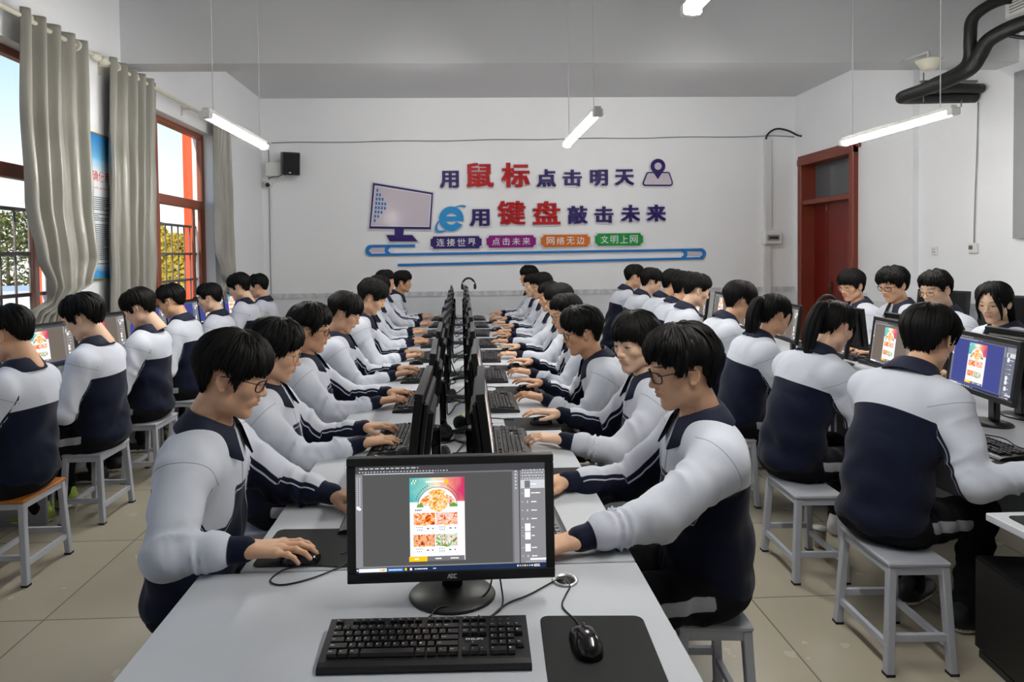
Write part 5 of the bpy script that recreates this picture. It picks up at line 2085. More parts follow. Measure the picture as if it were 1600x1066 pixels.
# ------------------------------------------------------------------ right hand (palm down, fingers to +x, thumb to +y), wrist at origin
def hand_volume(curl, h=0.0024, spread=1.0):
    vol = Vol((-0.10, -0.062, -0.075), (0.205, 0.085, 0.05), h)
    ys = [.027, .006, -.0145, -.0325]
    mx = [.089, .092, .087, .078]
    mz = [.004, .006, .004, .000]
    ln = [(.042, .025, .021), (.046, .029, .022), (.042, .027, .021), (.033, .020, .019)]
    yaw = [6, 1, -4, -10]
    nails = []
    for i in range(4):
        a = v3(.006, ys[i] * .62, .001)
        b = v3(mx[i], ys[i], mz[i])
        vol.cap(a, b, .0155, .0118, .012)
        vol.ell(b + v3(-.001, 0, .002), (.0115, .0100, .0105), .007)
        p = b
        ang = 0.0
        for j in range(3):
            ang += curl[j] * (1 + 0.06 * (i - 1.5))
            d = v3(math.cos(ang) * math.cos(R_(yaw[i] * spread)), math.cos(ang) * math.sin(R_(yaw[i] * spread)), -math.sin(ang))
            q = p + d * ln[i][j]
            r0 = (.0094, .0084, .0075)[j] * (0.88 if i == 3 else 1)
            r1 = (.0084, .0076, .0062)[j] * (0.88 if i == 3 else 1)
            vol.cap(p, q, r0, r1, .003 if j else .005)
            if j == 1:
                vol.ell(tuple(p), (.0095, .0093, .0092), .004)
            if j == 2:
                nails.append((q - d * .004 + v3(math.sin(ang), 0, math.cos(ang)) * .0055, d))
            p = q
    t0, t1, t2, t3 = v3(.014, .018, -.008), v3(.046, .046, -.014), v3(.076, .060, -.019), v3(.103, .060, -.024)
    vol.cap(t0, t1, .0165, .0125, .012)
    vol.cap(t1, t2, .0108, .0094, .005)
    vol.cap(t2, t3, .0092, .0072, .004)
    nails.append((t3 - v3(.006, 0, 0) + v3(0, .001, .006), v3(1, 0, -.1)))
    for s in (-1, 1):
        vol.cap((-.040, s * .010, 0), (.012, s * .014, 0), .0190, .0165, .012)
    return vol, nails


HANDS = {}


def hand_mesh(kind, near):
    key = (kind, near)
    if key not in HANDS:
        curl = {'type': (R_(8), R_(30), R_(26)), 'mouse': (R_(2), R_(20), R_(22)), 'rest': (R_(14), R_(34), R_(30))}[kind]
        vol, nails = hand_volume(curl, 0.0024 if near else 0.0036, 1.0 if kind != 'mouse' else 1.3)
        V, Q = vol.surf()
        nd = np.full(len(V), -1.0)
        for c, d in nails:
            nd = np.maximum(nd, .0048 - np.sqrt((V - c) ** 2 @ np.ones(3)))
        fa = np.full((len(V), 3), -1.0)
        fb = np.full((len(V), 3), -1.0)
        fb[:, 2] = nd
        HANDS[key] = (V, Q, fa, fb)
    return HANDS[key]


HEADS = {}


def head_mesh(girl, near, squint):
    key = (girl, near, squint)
    if key not in HEADS:
        V, Q = head_volume(0.0034 if near else 0.0046, 0.9 if girl else 1.0, girl).surf()
        fa, fb = face_attrs(V, squint)
        HEADS[key] = (V, Q, fa, fb)
    return HEADS[key]


# ------------------------------------------------------------------ hair
def scalp(phi, th):
    """point on the head for azimuth phi (0 = face) and angle th from the crown; with normal"""
    c, s = np.cos(phi), np.sin(phi)
    t = np.minimum(th, PI / 2)
    z = .035 + .090 * np.cos(t) - .09 * np.maximum(th - PI / 2, 0)
    low = np.clip((.035 - z) / .11, 0, 1)
    back = np.clip(-c, 0, 1)
    rx = .098 * np.sin(t) * (1 - low * (.42 * back))
    ry = .077 * np.sin(t) * (1 - low * .20)
    P = np.stack([-.012 + rx * c, ry * s, z], -1)
    N = np.stack([rx * c / .098 ** 2 + 1e-9, ry * s / .077 ** 2, np.maximum(z - .035, 0) / .09 ** 2], -1)
    N /= np.linalg.norm(N, axis=-1, keepdims=True) + 1e-9
    return P, N


def hair_mesh(style, seed):
    r = np.random.RandomState(seed)
    girl = style in ('pony', 'long')
    if style == 'bowl':
        kp = [(0, .036), (35, .033), (58, .018), (66, -.012), (74, -.016), (80, .022), (108, .022), (119, -.024), (140, -.062), (180, -.072)]
        top, side, nape = .024, .021, .007
    elif style == 'swept':
        kp = [(0, .052), (30, .044), (55, .026), (64, -.006), (74, -.012), (80, .024), (108, .024), (119, -.022), (140, -.060), (180, -.070)]
        top, side, nape = .029, .020, .007
    elif style == 'crop':
        kp = [(0, .060), (35, .058), (55, .045), (66, .006), (74, -.004), (80, .028), (108, .028), (119, -.010), (140, -.046), (180, -.056)]
        top, side, nape = .024, .009, .004
    elif style == 'pony':
        kp = [(0, .050), (35, .044), (55, .026), (66, .0), (73, -.012), (80, .020), (108, .020), (119, -.020), (140, -.056), (180, -.066)]
        top, side, nape = .015, .012, .008
    else:
        kp = [(0, .088), (20, .080), (40, .052), (58, .012), (68, -.020), (76, -.02), (82, .014), (106, .014), (116, -.03), (140, -.066), (180, -.074)]
        top, side, nape = .020, .018, .012
    ka = np.array([R_(a) for a, _ in kp])
    kz = np.array([b for _, b in kp])

    def zend(phi):
        p = np.abs((phi + PI) % (2 * PI) - PI)
        asym = {'swept': .013, 'bowl': .003, 'crop': .006}.get(style, 0.0) * (1 if seed % 2 else -1)
        return np.interp(p, ka, kz) + asym * np.sin(phi) * np.clip((1.15 - p) / .4, 0, 1)

    def th_of(z):
        return np.where(z > .035, np.arccos(np.clip((z - .035) / .09, -1, 1)), PI / 2 + (.035 - z) / .09)

    def thick(phi, u):
        p = np.abs((phi + PI) % (2 * PI) - PI)
        end = np.interp(p, [0, R_(50), R_(75), R_(120), PI], [.013, .014, side * .75, nape + .004, nape])
        mid = np.interp(p, [0, R_(50), R_(90), PI], [top, top * .95, side + .003, side + .006])
        return np.where(u < .55, top * .9 + (mid - top * .9) * (u / .55), mid + (end - mid) * ((u - .55) / .45) ** 1.3)
    NA, NU = 260, 40
    sweep = {'bowl': .25, 'swept': .55, 'crop': .3, 'pony': .15, 'long': .35}[style]
    ph = 2 * PI * np.arange(NA) / NA
    u = np.linspace(0, 1, NU)
    # strand noise per azimuth, several widths
    def per(k):
        a = r.randn(NA)
        f = np.fft.rfft(a)
        f[k + 1:] = 0
        f[0] = 0
        x = np.fft.irfft(f, NA)
        return x / (x.std() + 1e-9)
    n1, n2, n3 = per(14), per(45), per(120)
    PH, U = np.meshgrid(ph, u, indexing='ij')
    jag = (.0065 * n2 + .004 * n3) * (0.5 if style == 'crop' else 1.0)
    ze = zend(ph) + jag
    TE = th_of(ze)[:, None]
    SW_ = sweep * np.sin(PI * U * .6)
    A = PH + SW_ * (1 - U)
    P, N = scalp(A, np.maximum(TE * U, 0.02))
    d = thick(PH, U) + (.0030 * n1[:, None] + .0030 * n2[:, None] * np.sin(PI * np.minimum(U * 1.1, 1)) + .0009 * n3[:, None]) * np.minimum(U * 3, 1)
    O = P + N * d[..., None]
    O[..., 2] -= 0.004 * np.clip(U - .8, 0, 1) * 5 * (np.cos(PH) > .3)
    # underside rows back to the scalp
    I1 = P[:, -1] + N[:, -1] * (d[:, -1] * .45)[:, None] + v3(0, 0, -.001)
    I2 = P[:, -1] - N[:, -1] * .004 + v3(0, 0, .010)
    G = np.concatenate([O, I1[:, None], I2[:, None]], 1)
    nu = NU + 2
    V = [G.reshape(-1, 3)]
    ST = [np.stack([np.repeat(np.arange(NA) * .9, nu), np.tile(np.linspace(0, 2.2, nu), NA), np.zeros(NA * nu)], 1)]
    i, j = np.meshgrid(np.arange(NA), np.arange(nu - 1), indexing='ij')
    i2 = (i + 1) % NA
    F = [np.stack([i * nu + j, i2 * nu + j, i2 * nu + j + 1, i * nu + j + 1], -1).reshape(-1, 4)]
    off = NA * nu
    # loose locks lying over the cap
    nl = {'bowl': 420, 'swept': 480, 'crop': 420, 'pony': 260, 'long': 300}[style]
    M = 9
    pz = r.uniform(0, 2 * PI, nl)
    u0 = r.uniform(0, .62, nl)
    u1 = np.minimum(1.02, u0 + r.uniform(.28, .6, nl))
    u1 = np.where(r.rand(nl) < .45, 1.0 + r.uniform(-.02, .035, nl), u1)
    s = np.linspace(0, 1, M)
    UU = u0[:, None] + (u1 - u0)[:, None] * s
    wav = r.uniform(-.12, .12, nl)[:, None] * s ** 2 + r.uniform(-.05, .05, nl)[:, None]
    AA = pz[:, None] + sweep * np.sin(PI * np.minimum(UU, 1) * .6) * (1 - UU) + wav
    TT = th_of(zend(pz))[:, None] * UU
    Pn, Nn = scalp(AA, np.maximum(TT, .02))
    messy = {'bowl': .009, 'swept': .014, 'crop': .011, 'pony': .003, 'long': .005}[style]
    lift = thick(pz[:, None] + 0 * UU, np.minimum(UU, 1)) + .001 + messy * r.rand(nl)[:, None] * np.sin(PI * s) + (messy * .9 * r.rand(nl)[:, None] * s ** 2)
    Cn = Pn + Nn * lift[..., None]
    T = np.gradient(Cn, axis=1)
    T /= np.linalg.norm(T, axis=-1, keepdims=True) + 1e-9
    B = np.cross(T, Nn)
    w = (r.uniform(.003, .0085, nl)[:, None] * np.sin(PI * (s * .82 + .18)) ** .7)[..., None]
    L = np.stack([Cn - B * w - Nn * .0028, Cn + Nn * w * .35, Cn + B * w - Nn * .0028], 2)
    V.append(L.reshape(-1, 3))
    ST.append(np.stack([np.repeat(r.uniform(0, 300, nl), M * 3) + np.tile([0, .8, 1.6], nl * M), np.tile(np.repeat(s * 2, 3), nl), np.zeros(nl * M * 3)], 1))
    li, si, k = np.meshgrid(np.arange(nl), np.arange(M - 1), np.arange(2), indexing='ij')
    b = off + li * M * 3 + si * 3 + k
    F.append(np.stack([b, b + 1, b + 4, b + 3], -1).reshape(-1, 4))
    off += nl * M * 3

    def lock_tube(path, rad, seg=18, flat=1.0, noise=.16):
        nonlocal off
        path = np.array([tuple(p) for p in smooth_path(path, 6)])
        m = len(path)
        tt = np.linspace(0, 1, m)
        rr = np.interp(tt, np.linspace(0, 1, len(rad)), rad)
        Tn = np.gradient(path, axis=0)
        Tn /= np.linalg.norm(Tn, axis=1, keepdims=True)
        Yv = np.cross(Tn, v3(1, 0.2, 0.1))
        Yv /= np.linalg.norm(Yv, axis=1, keepdims=True)
        Zv = np.cross(Tn, Yv)
        an = 2 * PI * np.arange(seg) / seg
        nn = 1 + noise * r.randn(seg)
        W = path[:, None] + (Yv[:, None] * np.cos(an)[None, :, None] + Zv[:, None] * np.sin(an)[None, :, None] * flat) * (rr[:, None] * (1 + (nn - 1) * np.minimum(1, tt * 3)[:, None]))[..., None]
        V.append(W.reshape(-1, 3))
        ST.append(np.stack([np.tile(np.arange(seg) * 3.0, m), np.repeat(tt * 4, seg), np.zeros(seg * m)], 1))
        i, j = np.meshgrid(np.arange(m - 1), np.arange(seg), indexing='ij')
        j2 = (j + 1) % seg
        F.append(off + np.stack([i * seg + j, i * seg + j2, (i + 1) * seg + j2, (i + 1) * seg + j], -1).reshape(-1, 4))
        off += m * seg
    if style == 'pony':
        lock_tube([(-.095, 0, .070), (-.125, 0, .078), (-.150, 0, .045), (-.158, .004, -.03), (-.150, .008, -.11), (-.138, .006, -.18), (-.132, 0, -.235)],
                  [.018, .022, .034, .040, .038, .026, .006], 40)
        for q in range(10):
            y = r.uniform(-.02, .02)
            lock_tube([(-.13, y, .06), (-.155 - .01 * r.rand(), y * 1.5, .0), (-.155, y * 1.8, -.10), (-.138, y * 1.5, -.2 - .04 * r.rand())], [.010, .014, .012, .002], 10)
        for sg in (-1, 1):
            lock_tube([(.066, sg * .050, .060), (.078, sg * .060, .020), (.070, sg * .066, -.03), (.060, sg * .064, -.075)], [.008, .008, .005, .001], 8, .6)
    if style == 'long':
        for sg in (-1, 1):
            for q in range(3):
                o = .008 * q
                lock_tube([(.060 - o, sg * .022, .118 - o), (.094 - o * 1.4, sg * (.046 + .003 * q), .066), (.088 - o * 1.6, sg * (.064 + .002 * q), .0), (.074 - o, sg * .067, -.06), (.068 - o, sg * .060, -.10 - .02 * r.rand())],
                          [.006, .007, .006, .004, .001], 10, .6)
        for q in range(9):
            y = -.05 + .0125 * q
            lock_tube([(-.10, y, .03), (-.108, y * 1.1, -.05), (-.10, y * 1.2, -.12), (-.092, y * 1.1, -.20)], [.016, .018, .016, .004], 12)
    V = np.concatenate(V)
    F = np.concatenate(F)
    ST = np.concatenate(ST)
    return np_mesh('hair_' + style, V, F, ['hair'], {'st': ST})


HAIR = {}


def glasses_meshes(round_=False, w=.0016):
    fr, le, ar = MB(), MB(), MB()
    for s in (-1, 1):
        pts, inn = [], []
        for k in range(28):
            a = 2 * PI * k / 28
            e = .9 if round_ else .62
            yy = s * .0345 + (.0235 if round_ else .0265) * math.copysign(abs(math.cos(a)) ** e, math.cos(a))
            zz = -.004 + (.0215 if round_ else .0180) * math.copysign(abs(math.sin(a)) ** e, math.sin(a))
            xx = .1035 - .004 * (abs(yy) / .06) ** 2 * 4
            pts.append((xx, yy, zz))
        fr.tube(pts, w, 6, closed=True)
        le._add(pts, [tuple(range(28))])
        ar.tube([(.094, s * .0605, .006), (.088, s * .0680, .007), (.05, s * .0770, .008), (.0, s * .0835, .010), (-.022, s * .0835, .004)], [.0017, .0017, .0016, .0016, .0016], 6)
    fr.tube([(.1035, -.0105, .001), (.1085, 0, .004), (.1035, .0105, .001)], .0015, 6)
    return fr, le, ar


# ------------------------------------------------------------------ a seated student (faces local +x, left is +y, stands at the seat on the floor)
HIPZ = 0.515


def solve_pose(fx, z, pitch):
    lean, g = 0.15, 1.0
    for _ in range(40):
        c = skeleton(lean, g)['HC'] + rotm(pitch) @ v3(-.02, 0, .142)
        lean += (fx - c[0]) * 0.9
        g += (z - c[2]) * 0.8
        lean = min(max(lean, -.12), .72)
        g = min(max(g, .86), 1.25)
    return lean, g


def skeleton(lean, g):
    a1, a2 = lean * .62, lean * 1.15
    H = v3(0, 0, HIPZ)
    mid = H + .25 * g * v3(math.sin(a1), 0, math.cos(a1))
    sho = mid + .25 * g * v3(math.sin(a2), 0, math.cos(a2))
    NB = sho + .042 * v3(math.sin(a2), 0, math.cos(a2))
    an = lean * .8 + .16
    HC = NB + .172 * v3(math.sin(an), 0, math.cos(an)) + v3(.020, 0, 0)
    return dict(H=H, mid=mid, sho=sho, NB=NB, HC=HC, a1=a1, a2=a2, g=g)


def reach(S, W, side, L1, L2, pole):
    d = W - S
    n = np.linalg.norm(d)
    if n > (L1 + L2) * .985:
        k = n / ((L1 + L2) * .985)
        L1, L2 = L1 * k, L2 * k
    u = d / n
    a = (n * n + L1 * L1 - L2 * L2) / (2 * n)
    h = math.sqrt(max(0, L1 * L1 - a * a))
    p = v3(pole[0], pole[1] * side, pole[2])
    p = p - u * (p @ u)
    p /= np.linalg.norm(p)
    return S + u * a + p * h


def add_jacket(t, sk, arms, h, seed, near):
    r = random.Random(seed)
    H, mid, sho, NB = sk['H'], sk['mid'], sk['sho'], sk['NB']
    a1, a2, g = sk['a1'], sk['a2'], sk['g']
    F2 = v3(math.cos(a2), 0, -math.sin(a2))
    U2 = v3(math.sin(a2), 0, math.cos(a2))
    ph = [r.uniform(0, 6.28) for _ in range(6)]
    pts = [H, sho, NB] + [p for A in arms for p in A[:3]]
    lo = np.min(pts, 0) - .26
    hi = np.max(pts, 0) + .24
    lo[2] = max(lo[2], .37)
    lo[1], hi[1] = min(lo[1], -.33), max(hi[1], .33)
    vol = Vol(lo, hi, h)
    shapes = []

    def E(c, rr, ay):
        shapes.append(ellf(tuple(c), rr, ay))
        vol.ell(tuple(c), rr, .05, ay=ay)

    def C(a, b, ra, rb):
        shapes.append(capf(a, b, ra, rb))
        vol.cap(a, b, ra, rb, .05)
    E(H + v3(-.008, 0, .010), (.150, .180, .092), 0)
    E(H + (mid - H) * .45 + v3(-.004, 0, 0), (.142, .174, .140), a1)
    E(mid + v3(-.006, 0, 0) * 1, (.138, .177, .17), (a1 + a2) / 2)
    E(mid + (sho - mid) * .55 - F2 * .010, (.124, .182, .165), a2)
    E(mid + (sho - mid) * .62 - F2 * .055, (.085, .150, .14), a2)
    for s in (-1, 1):
        C(sho - F2 * .012 - U2 * .045 + v3(0, s * .10, 0), sho - F2 * .010 - U2 * .055 + v3(0, s * .160, 0), .082, .074)
        C(NB - U2 * .02 + v3(0, s * .03, 0), sho - U2 * .02 + v3(0, s * .14, 0), .052, .048)
    # soft folds over the trunk
    X, Y, Z = vol.part(lo, hi)[1]
    fold = .0075 * np.sin(19 * Z + 6 * X + 2.4 * np.sin(9 * Y + ph[0]) + ph[1]) * np.sin(11 * Y + 7 * X + ph[2]) + .004 * np.sin(34 * Z + 3 * np.sin(14 * Y + ph[3]) + 9 * X)
    fz = np.clip((sho[2] - .10 - Z) / .2, .25, 1)
    vol.D += (fold * fz).astype(f32)
    armf = []
    for (S, Eb, W, side) in arms:
        fw = W - Eb
        L = np.linalg.norm(fw)
        fw = fw / L
        Wc = W - fw * .052
        L1 = np.linalg.norm(Eb - S)
        q1 = r.uniform(0, 6)

        def d1(tt, px, py, pz, L1=L1, q1=q1):
            w = 2 * PI * tt * L1
            mk = .5 + .5 * np.sin(15 * px + 20 * pz - 12 * py + q1 + w / .31)
            return (.017 * (1 - 1.6 * np.abs(np.sin(.5 * (w / .085 + 1.9 * np.sin(w / .23 + q1) + 38 * pz + 24 * px + q1))) ** .8) * np.clip(-.1 + 1.15 * tt, 0.12, 1) * mk ** 1.2
                    + .0035 * np.sin(w / .17 + 45 * py + 30 * px + 2 * q1))

        def d2(tt, px, py, pz, L=L, q1=q1):
            w = 2 * PI * tt * L
            mk = .5 + .5 * np.sin(22 * py + 18 * pz + q1 + w / .27)
            return (.017 * (1 - 1.6 * np.abs(np.sin(.5 * (w / .060 + 2.1 * np.sin(w / .16 + 2 * q1) + 46 * pz + 32 * py + q1))) ** .8) * np.clip(np.abs(2.1 * tt - .9), .15, 1) * mk ** 1.4
                    + .003 * np.sin(w / .11 + 55 * px + 40 * pz))
        f1 = capf(S, Eb, .080, .066)
        f2 = capf(Eb, Wc - fw * .040, .064, .051)
        f3 = capf(Wc - fw * .01, W - fw * .012, .0365, .0355)
        vol.cap(S, Eb, .080, .066, .035, disp=d1)
        vol.cap(Eb, Wc - fw * .040, .064, .051, .022, disp=d2)
        vol.ell(tuple(Wc - fw * .036), (.052, .054, .048), .015)
        vol.cap(Wc - fw * .01, W - fw * .012, .0365, .0355, .006)
        armf.append((f1, f2, f3, S, Eb, Wc, W, fw, side))
    V, Q = vol.surf()
    x, y, z = V[:, 0], V[:, 1], V[:, 2]
    dt = np.min([f(x, y, z) for f in shapes], 0)
    q = V - sho
    qx, qz = q @ F2, q @ U2
    wob = .006 * np.sin(14 * y + ph[4])
    yoke = np.where(qx < 0, -.150, -.150 - .045 * np.clip(qx / .08, 0, 1) + .075 * np.clip(qx / .06, 0, 1) * np.clip((.062 - np.abs(y)) / .012, 0, 1))
    dye = yoke - qz + wob
    # white shoulder fronts run lower beside the zip panel
    frontw = np.clip(qx / .05, 0, 1) * np.clip((np.abs(y) - .055) / .03, 0, 1) * np.clip((.165 - np.abs(y)) / .02, 0, 1)
    dye = dye - frontw * .045
    rad = np.sqrt((q - U2 * .05) @ F2 * ((q - U2 * .05) @ F2) + y * y)
    dye = np.maximum(dye, np.where(qz > -.02, .062 - rad, -1))
    seam = np.full(len(V), 1.0)
    pm = ((qx > 0.02) & (qz < -.1)).astype(float)
    zipd = np.where((qx > .03) & (qz < .02), y, 1.0)
    isarm = np.zeros(len(V), bool)
    for (f1, f2, f3, S, Eb, Wc, W, fw, side) in armf:
        e1, e2, e3 = f1(x, y, z), f2(x, y, z), f3(x, y, z)
        da = np.minimum(np.minimum(e1, e2), e3)
        arm = da < dt - .004
        low = e2 < e1
        dirn = (Eb - S) / np.linalg.norm(Eb - S)
        bx = np.where(low[:, None], Eb[None], S[None])
        ax = np.where(low[:, None], fw[None], dirn[None])
        rel = V - bx
        perp = rel - ax * np.sum(rel * ax, 1)[:, None]
        n = v3(-.15, -side * .80, -.58)
        m = perp @ n
        da_dye = m - np.where(low, .010, .030)
        along = (V - Wc) @ fw
        cuff = np.where(low, along - .002, -1)
        da_dye = np.maximum(da_dye, cuff)
        dye = np.where(arm, da_dye, dye)
        pm = np.where(arm, np.where(along < -.004, 1.0, 0.0), pm)
        al0 = (V - S) @ dirn
        sv = al0 - .012
        seam = np.where(y * side > 0, np.where((e1 < .03) & ~low & (np.abs(sv) < .05), sv, np.where(sv > 0, 1.0, -1.0)), seam)
        isarm |= arm
    zipd = np.where(isarm, 1.0, np.abs(zipd))
    me = np_mesh('jacket', V, Q, ['jacket'], {'jk': np.stack([dye, seam, pm], 1), 'zp': np.stack([zipd, zipd * 0, zipd * 0], 1)})
    return link('jacket', me, t)


def add_collar(t, sk, near):
    NB, a2 = sk['NB'], sk['a2']
    R = rotm(a2 + .10)
    n = 46
    rows = []
    for (rx, ry, hh, pt) in ((.066, .068, -.040, 0), (.067, .071, .012, 0), (.067, .072, .040, 0), (.071, .077, .046, 0), (.079, .086, .038, 0),
                             (.096, .106, .004, .3), (.106, .119, -.022, 1.0), (.103, .115, -.027, 1.0), (.090, .098, .004, .3), (.074, .080, .026, 0)):
        row = []
        for k in range(n + 1):
            a = R_(24) + (2 * PI - R_(48)) * k / n
            fr = max(0.0, math.cos(a)) ** 1.5
            r1 = rx * (1 + .30 * fr)
            zz = hh - .030 * fr - pt * .026 * fr
            wv = .002 * math.sin(7 * a)
            row.append(tuple(NB + R @ v3(-.012 + r1 * math.cos(a) + pt * .026 * fr, ry * math.sin(a) * (1 - .12 * fr) + wv * pt, zz + .004)))
        rows.append(row)
    return MB().grid(rows).build('collar', 'collar', t)


def add_trousers(t, sk, h, seed, reachx=1.0):
    H = sk['H']
    vol = Vol((-.22, -.30, .05), (.62, .30, .66), h)
    r = random.Random(seed)
    vol.ell(tuple(H + v3(.0, 0, -.01)), (.145, .180, .095), .05)
    q = r.uniform(0, 6)
    legs = []
    for s in (-1, 1):
        hip = H + v3(.03, s * .09, -.015)
        kn = v3(.425 * reachx, s * (.12 + .03 * r.random()), .50)
        an = v3((.36 + .10 * r.random()) * reachx, s * .12, .085)
        dsp = lambda tt, px, py, pz: .005 * np.sin(26 * tt + 30 * py + q) + .003 * np.sin(50 * tt + 40 * pz)
        vol.cap(hip, kn, .088, .070, .04, disp=dsp)
        vol.cap(kn, an, .068, .056, .03, disp=dsp)
        legs.append((hip, kn, an, s))
    V, Q = vol.surf()
    dye = np.full(len(V), .05)
    for hip, kn, an, s in legs:
        d = (kn - hip) / np.linalg.norm(kn - hip)
        rel = V - hip
        al = rel @ d
        perp = rel - al[:, None] * d
        lat = perp[:, 1] * s
        ang = np.abs(perp @ v3(0, 0, 1) - .01 + (al - .1) * .10)
        stripe = np.minimum(.022 - ang, lat - .04)
        stripe = np.minimum(stripe, np.minimum(al - .02, .26 - al))
        dye = np.where(V[:, 1] * s > 0, np.minimum(dye, -stripe), dye)
    me = np_mesh('trousers', V, Q, ['trouser'], {'jk': np.stack([dye, dye * 0, dye * 0], 1)})
    link('trousers', me, t)
    return legs


SHOES = {}


def shoe_mesh(kind):
    if kind not in SHOES:
        vol = Vol((-.12, -.07, -.01), (.22, .07, .14), .007)
        vol.ell((.06, 0, .035), (.135, .045, .045), .03)
        vol.ell((-.03, 0, .055), (.062, .042, .055), .03)
        vol.cap((-.02, 0, .06), (-.025, 0, .11), .042, .044, .02)
        s, g = vol.part(vol.lo, vol.lo + np.array(vol.n) * vol.h)
        vol.D = np.maximum(vol.D, (0.004 - g[2]) + 0 * vol.D)
        V, Q = vol.surf()
        mi = (V[Q].mean(1)[:, 2] < .026).astype(int)
        SHOES[kind] = np_mesh('shoe', V, Q, ['shoe_' + kind, 'sole'], mi=mi)
    return SHOES[kind]


def student(label, seat, face, crown, hands, hair='bowl', specs=None, near=0, pitch=16, yaw=0, girl=False, skin='skin_a', shoe='black', group=None,
            squint=0.45, seed=1, poles=None, tilt=0.0, tee=False, legx=1.0, armx=1.0):
    """seat: (x, y); face: world angle the student faces; crown: world point of the hair top;
    hands: for right then left (kind, forward, lateral, height) of the wrist, in the student's own frame"""
    ca, sa = math.cos(face), math.sin(face)
    fx = (crown[0] - seat[0]) * ca + (crown[1] - seat[1]) * sa
    pr = R_(pitch)
    lean, g = solve_pose(fx, crown[2], pr)
    sk = skeleton(lean, g)
    Rh = rotm(pr, R_(yaw), R_(tilt))
    arms, hv = [], []
    F2 = v3(math.cos(sk['a2']), 0, -math.sin(sk['a2']))
    U2 = v3(math.sin(sk['a2']), 0, math.cos(sk['a2']))
    parts = []
    HV, HQ, fa, fb = head_mesh(girl, near >= 2, squint)
    sc = 0.97 if girl else 1.0
    parts.append(((HV * sc) @ Rh.T + sk['HC'], HQ, fa, fb))
    for side, hd in ((-1, hands[0]), (1, hands[1])):
        kind, wx, wy, wz = hd
        W = v3(wx, wy, wz)
        S = sk['sho'] - F2 * .008 - U2 * .058 + v3(0, side * .168, 0)
        pole = (poles[0] if side < 0 else poles[1]) if poles else (-.25, .55, -1.15)
        Eb = reach(S, W, side, .285 * armx * (g * .4 + .6), .252 * armx, pole)
        fw = (W - Eb) / np.linalg.norm(W - Eb)
        arms.append((S, Eb, W, side))
        V, Q, a, b = hand_mesh(kind, near >= 1)
        V = V.copy()
        if side > 0:
            V[:, 1] *= -1
            Q = Q[:, ::-1]
        f = v3(fw[0], fw[1], fw[2] * .35 - .03)
        f /= np.linalg.norm(f)
        l = np.cross(v3(0, 0, 1), f)
        l /= np.linalg.norm(l)
        up = np.cross(f, l)
        B = np.stack([f, l, up], 1)
        parts.append((V @ B.T + W, Q, a, b))
    # the body under the clothes, coarse, so that head and hands belong to one figure
    vol = Vol((-.18, -.36, .06), (.80, .36, sk['NB'][2] + .06), .022)
    vol.ell(tuple(sk['H']), (.10, .13, .08), .05)
    vol.cap(sk['H'], sk['mid'], .095, .09, .05)
    vol.cap(sk['mid'], sk['sho'], .095, .07, .05)
    vol.cap(sk['sho'], sk['NB'] + (sk['HC'] - sk['NB']) * .3, .05, .042, .03)
    for (S, Eb, W, side) in arms:
        vol.cap(sk['sho'] - U2 * .05, S, .045, .042, .03)
        vol.cap(S, Eb, .040, .034, .03)
        vol.cap(Eb, W, .032, .026, .03)
    t = None
    seed0 = seed
    tv = random.Random(seed0)
    V, Q = vol.surf()
    no = np.full((len(V), 3), -1.0)
    parts.append((V, Q, no, no))
    o = 0
    VV, QQ, FA, FB = [], [], [], []
    for (V, Q, a, b) in parts:
        VV.append(V); QQ.append(Q + o); FA.append(a); FB.append(b)
        o += len(V)
    me = np_mesh('body', np.concatenate(VV), np.concatenate(QQ), [skin], {'fa': np.concatenate(FA), 'fb': np.concatenate(FB)})
    t = link('person', me, None, (seat[0], seat[1], 0), face)
    tag(t, label, 'person', group)
    h = (.0125, .0095, .0070)[near]
    add_jacket(t, sk, arms, h, seed, near)
    add_collar(t, sk, near)
    legs = add_trousers(t, sk, .014 if near else .018, seed, legx)
    for hip, kn, an, s in legs:
        so = link('shoe', shoe_mesh(shoe), t, (an[0] + .01, an[1], 0.001), s * .12)
    key = (hair, seed % 3 if near < 2 else seed)
    if key not in HAIR:
        HAIR[key] = hair_mesh(hair, seed)
    ho = link('hair', HAIR[key], t)
    M = Matrix([list(Rh[i] * sc) + [sk['HC'][i]] for i in range(3)] + [[0, 0, 0, 1]])
    ho.matrix_local = M
    if hair == 'pony':
        tie = MB().tube([(-.118 + .0 * k, .024 * math.cos(2 * PI * k / 14), .074 + .024 * math.sin(2 * PI * k / 14)) for k in range(14)], .006, 6, closed=True).build('hair_tie', 'dark', t)
        tie.matrix_local = M
    if specs:
        fr, le, ar = glasses_meshes(specs == 'round', .0023 if specs == 'black' else .0015)
        m = 'black' if specs == 'black' else 'frame_gold'
        go = fr.build('glasses', m, t)
        go.matrix_local = M
        le.build('lens', 'pane', go)
        ar.build('temple_arm', m, go)
    if tee:
        MB().lathe([(.0, 0), (.062, 0), (.060, .02), (.057, .03)], 24, tuple(sk['NB'] - U2 * .01), rot=Matrix.Rotation(sk['a2'] + .1, 3, 'Y')).build('tee_shirt', 'tee', t)
    return t
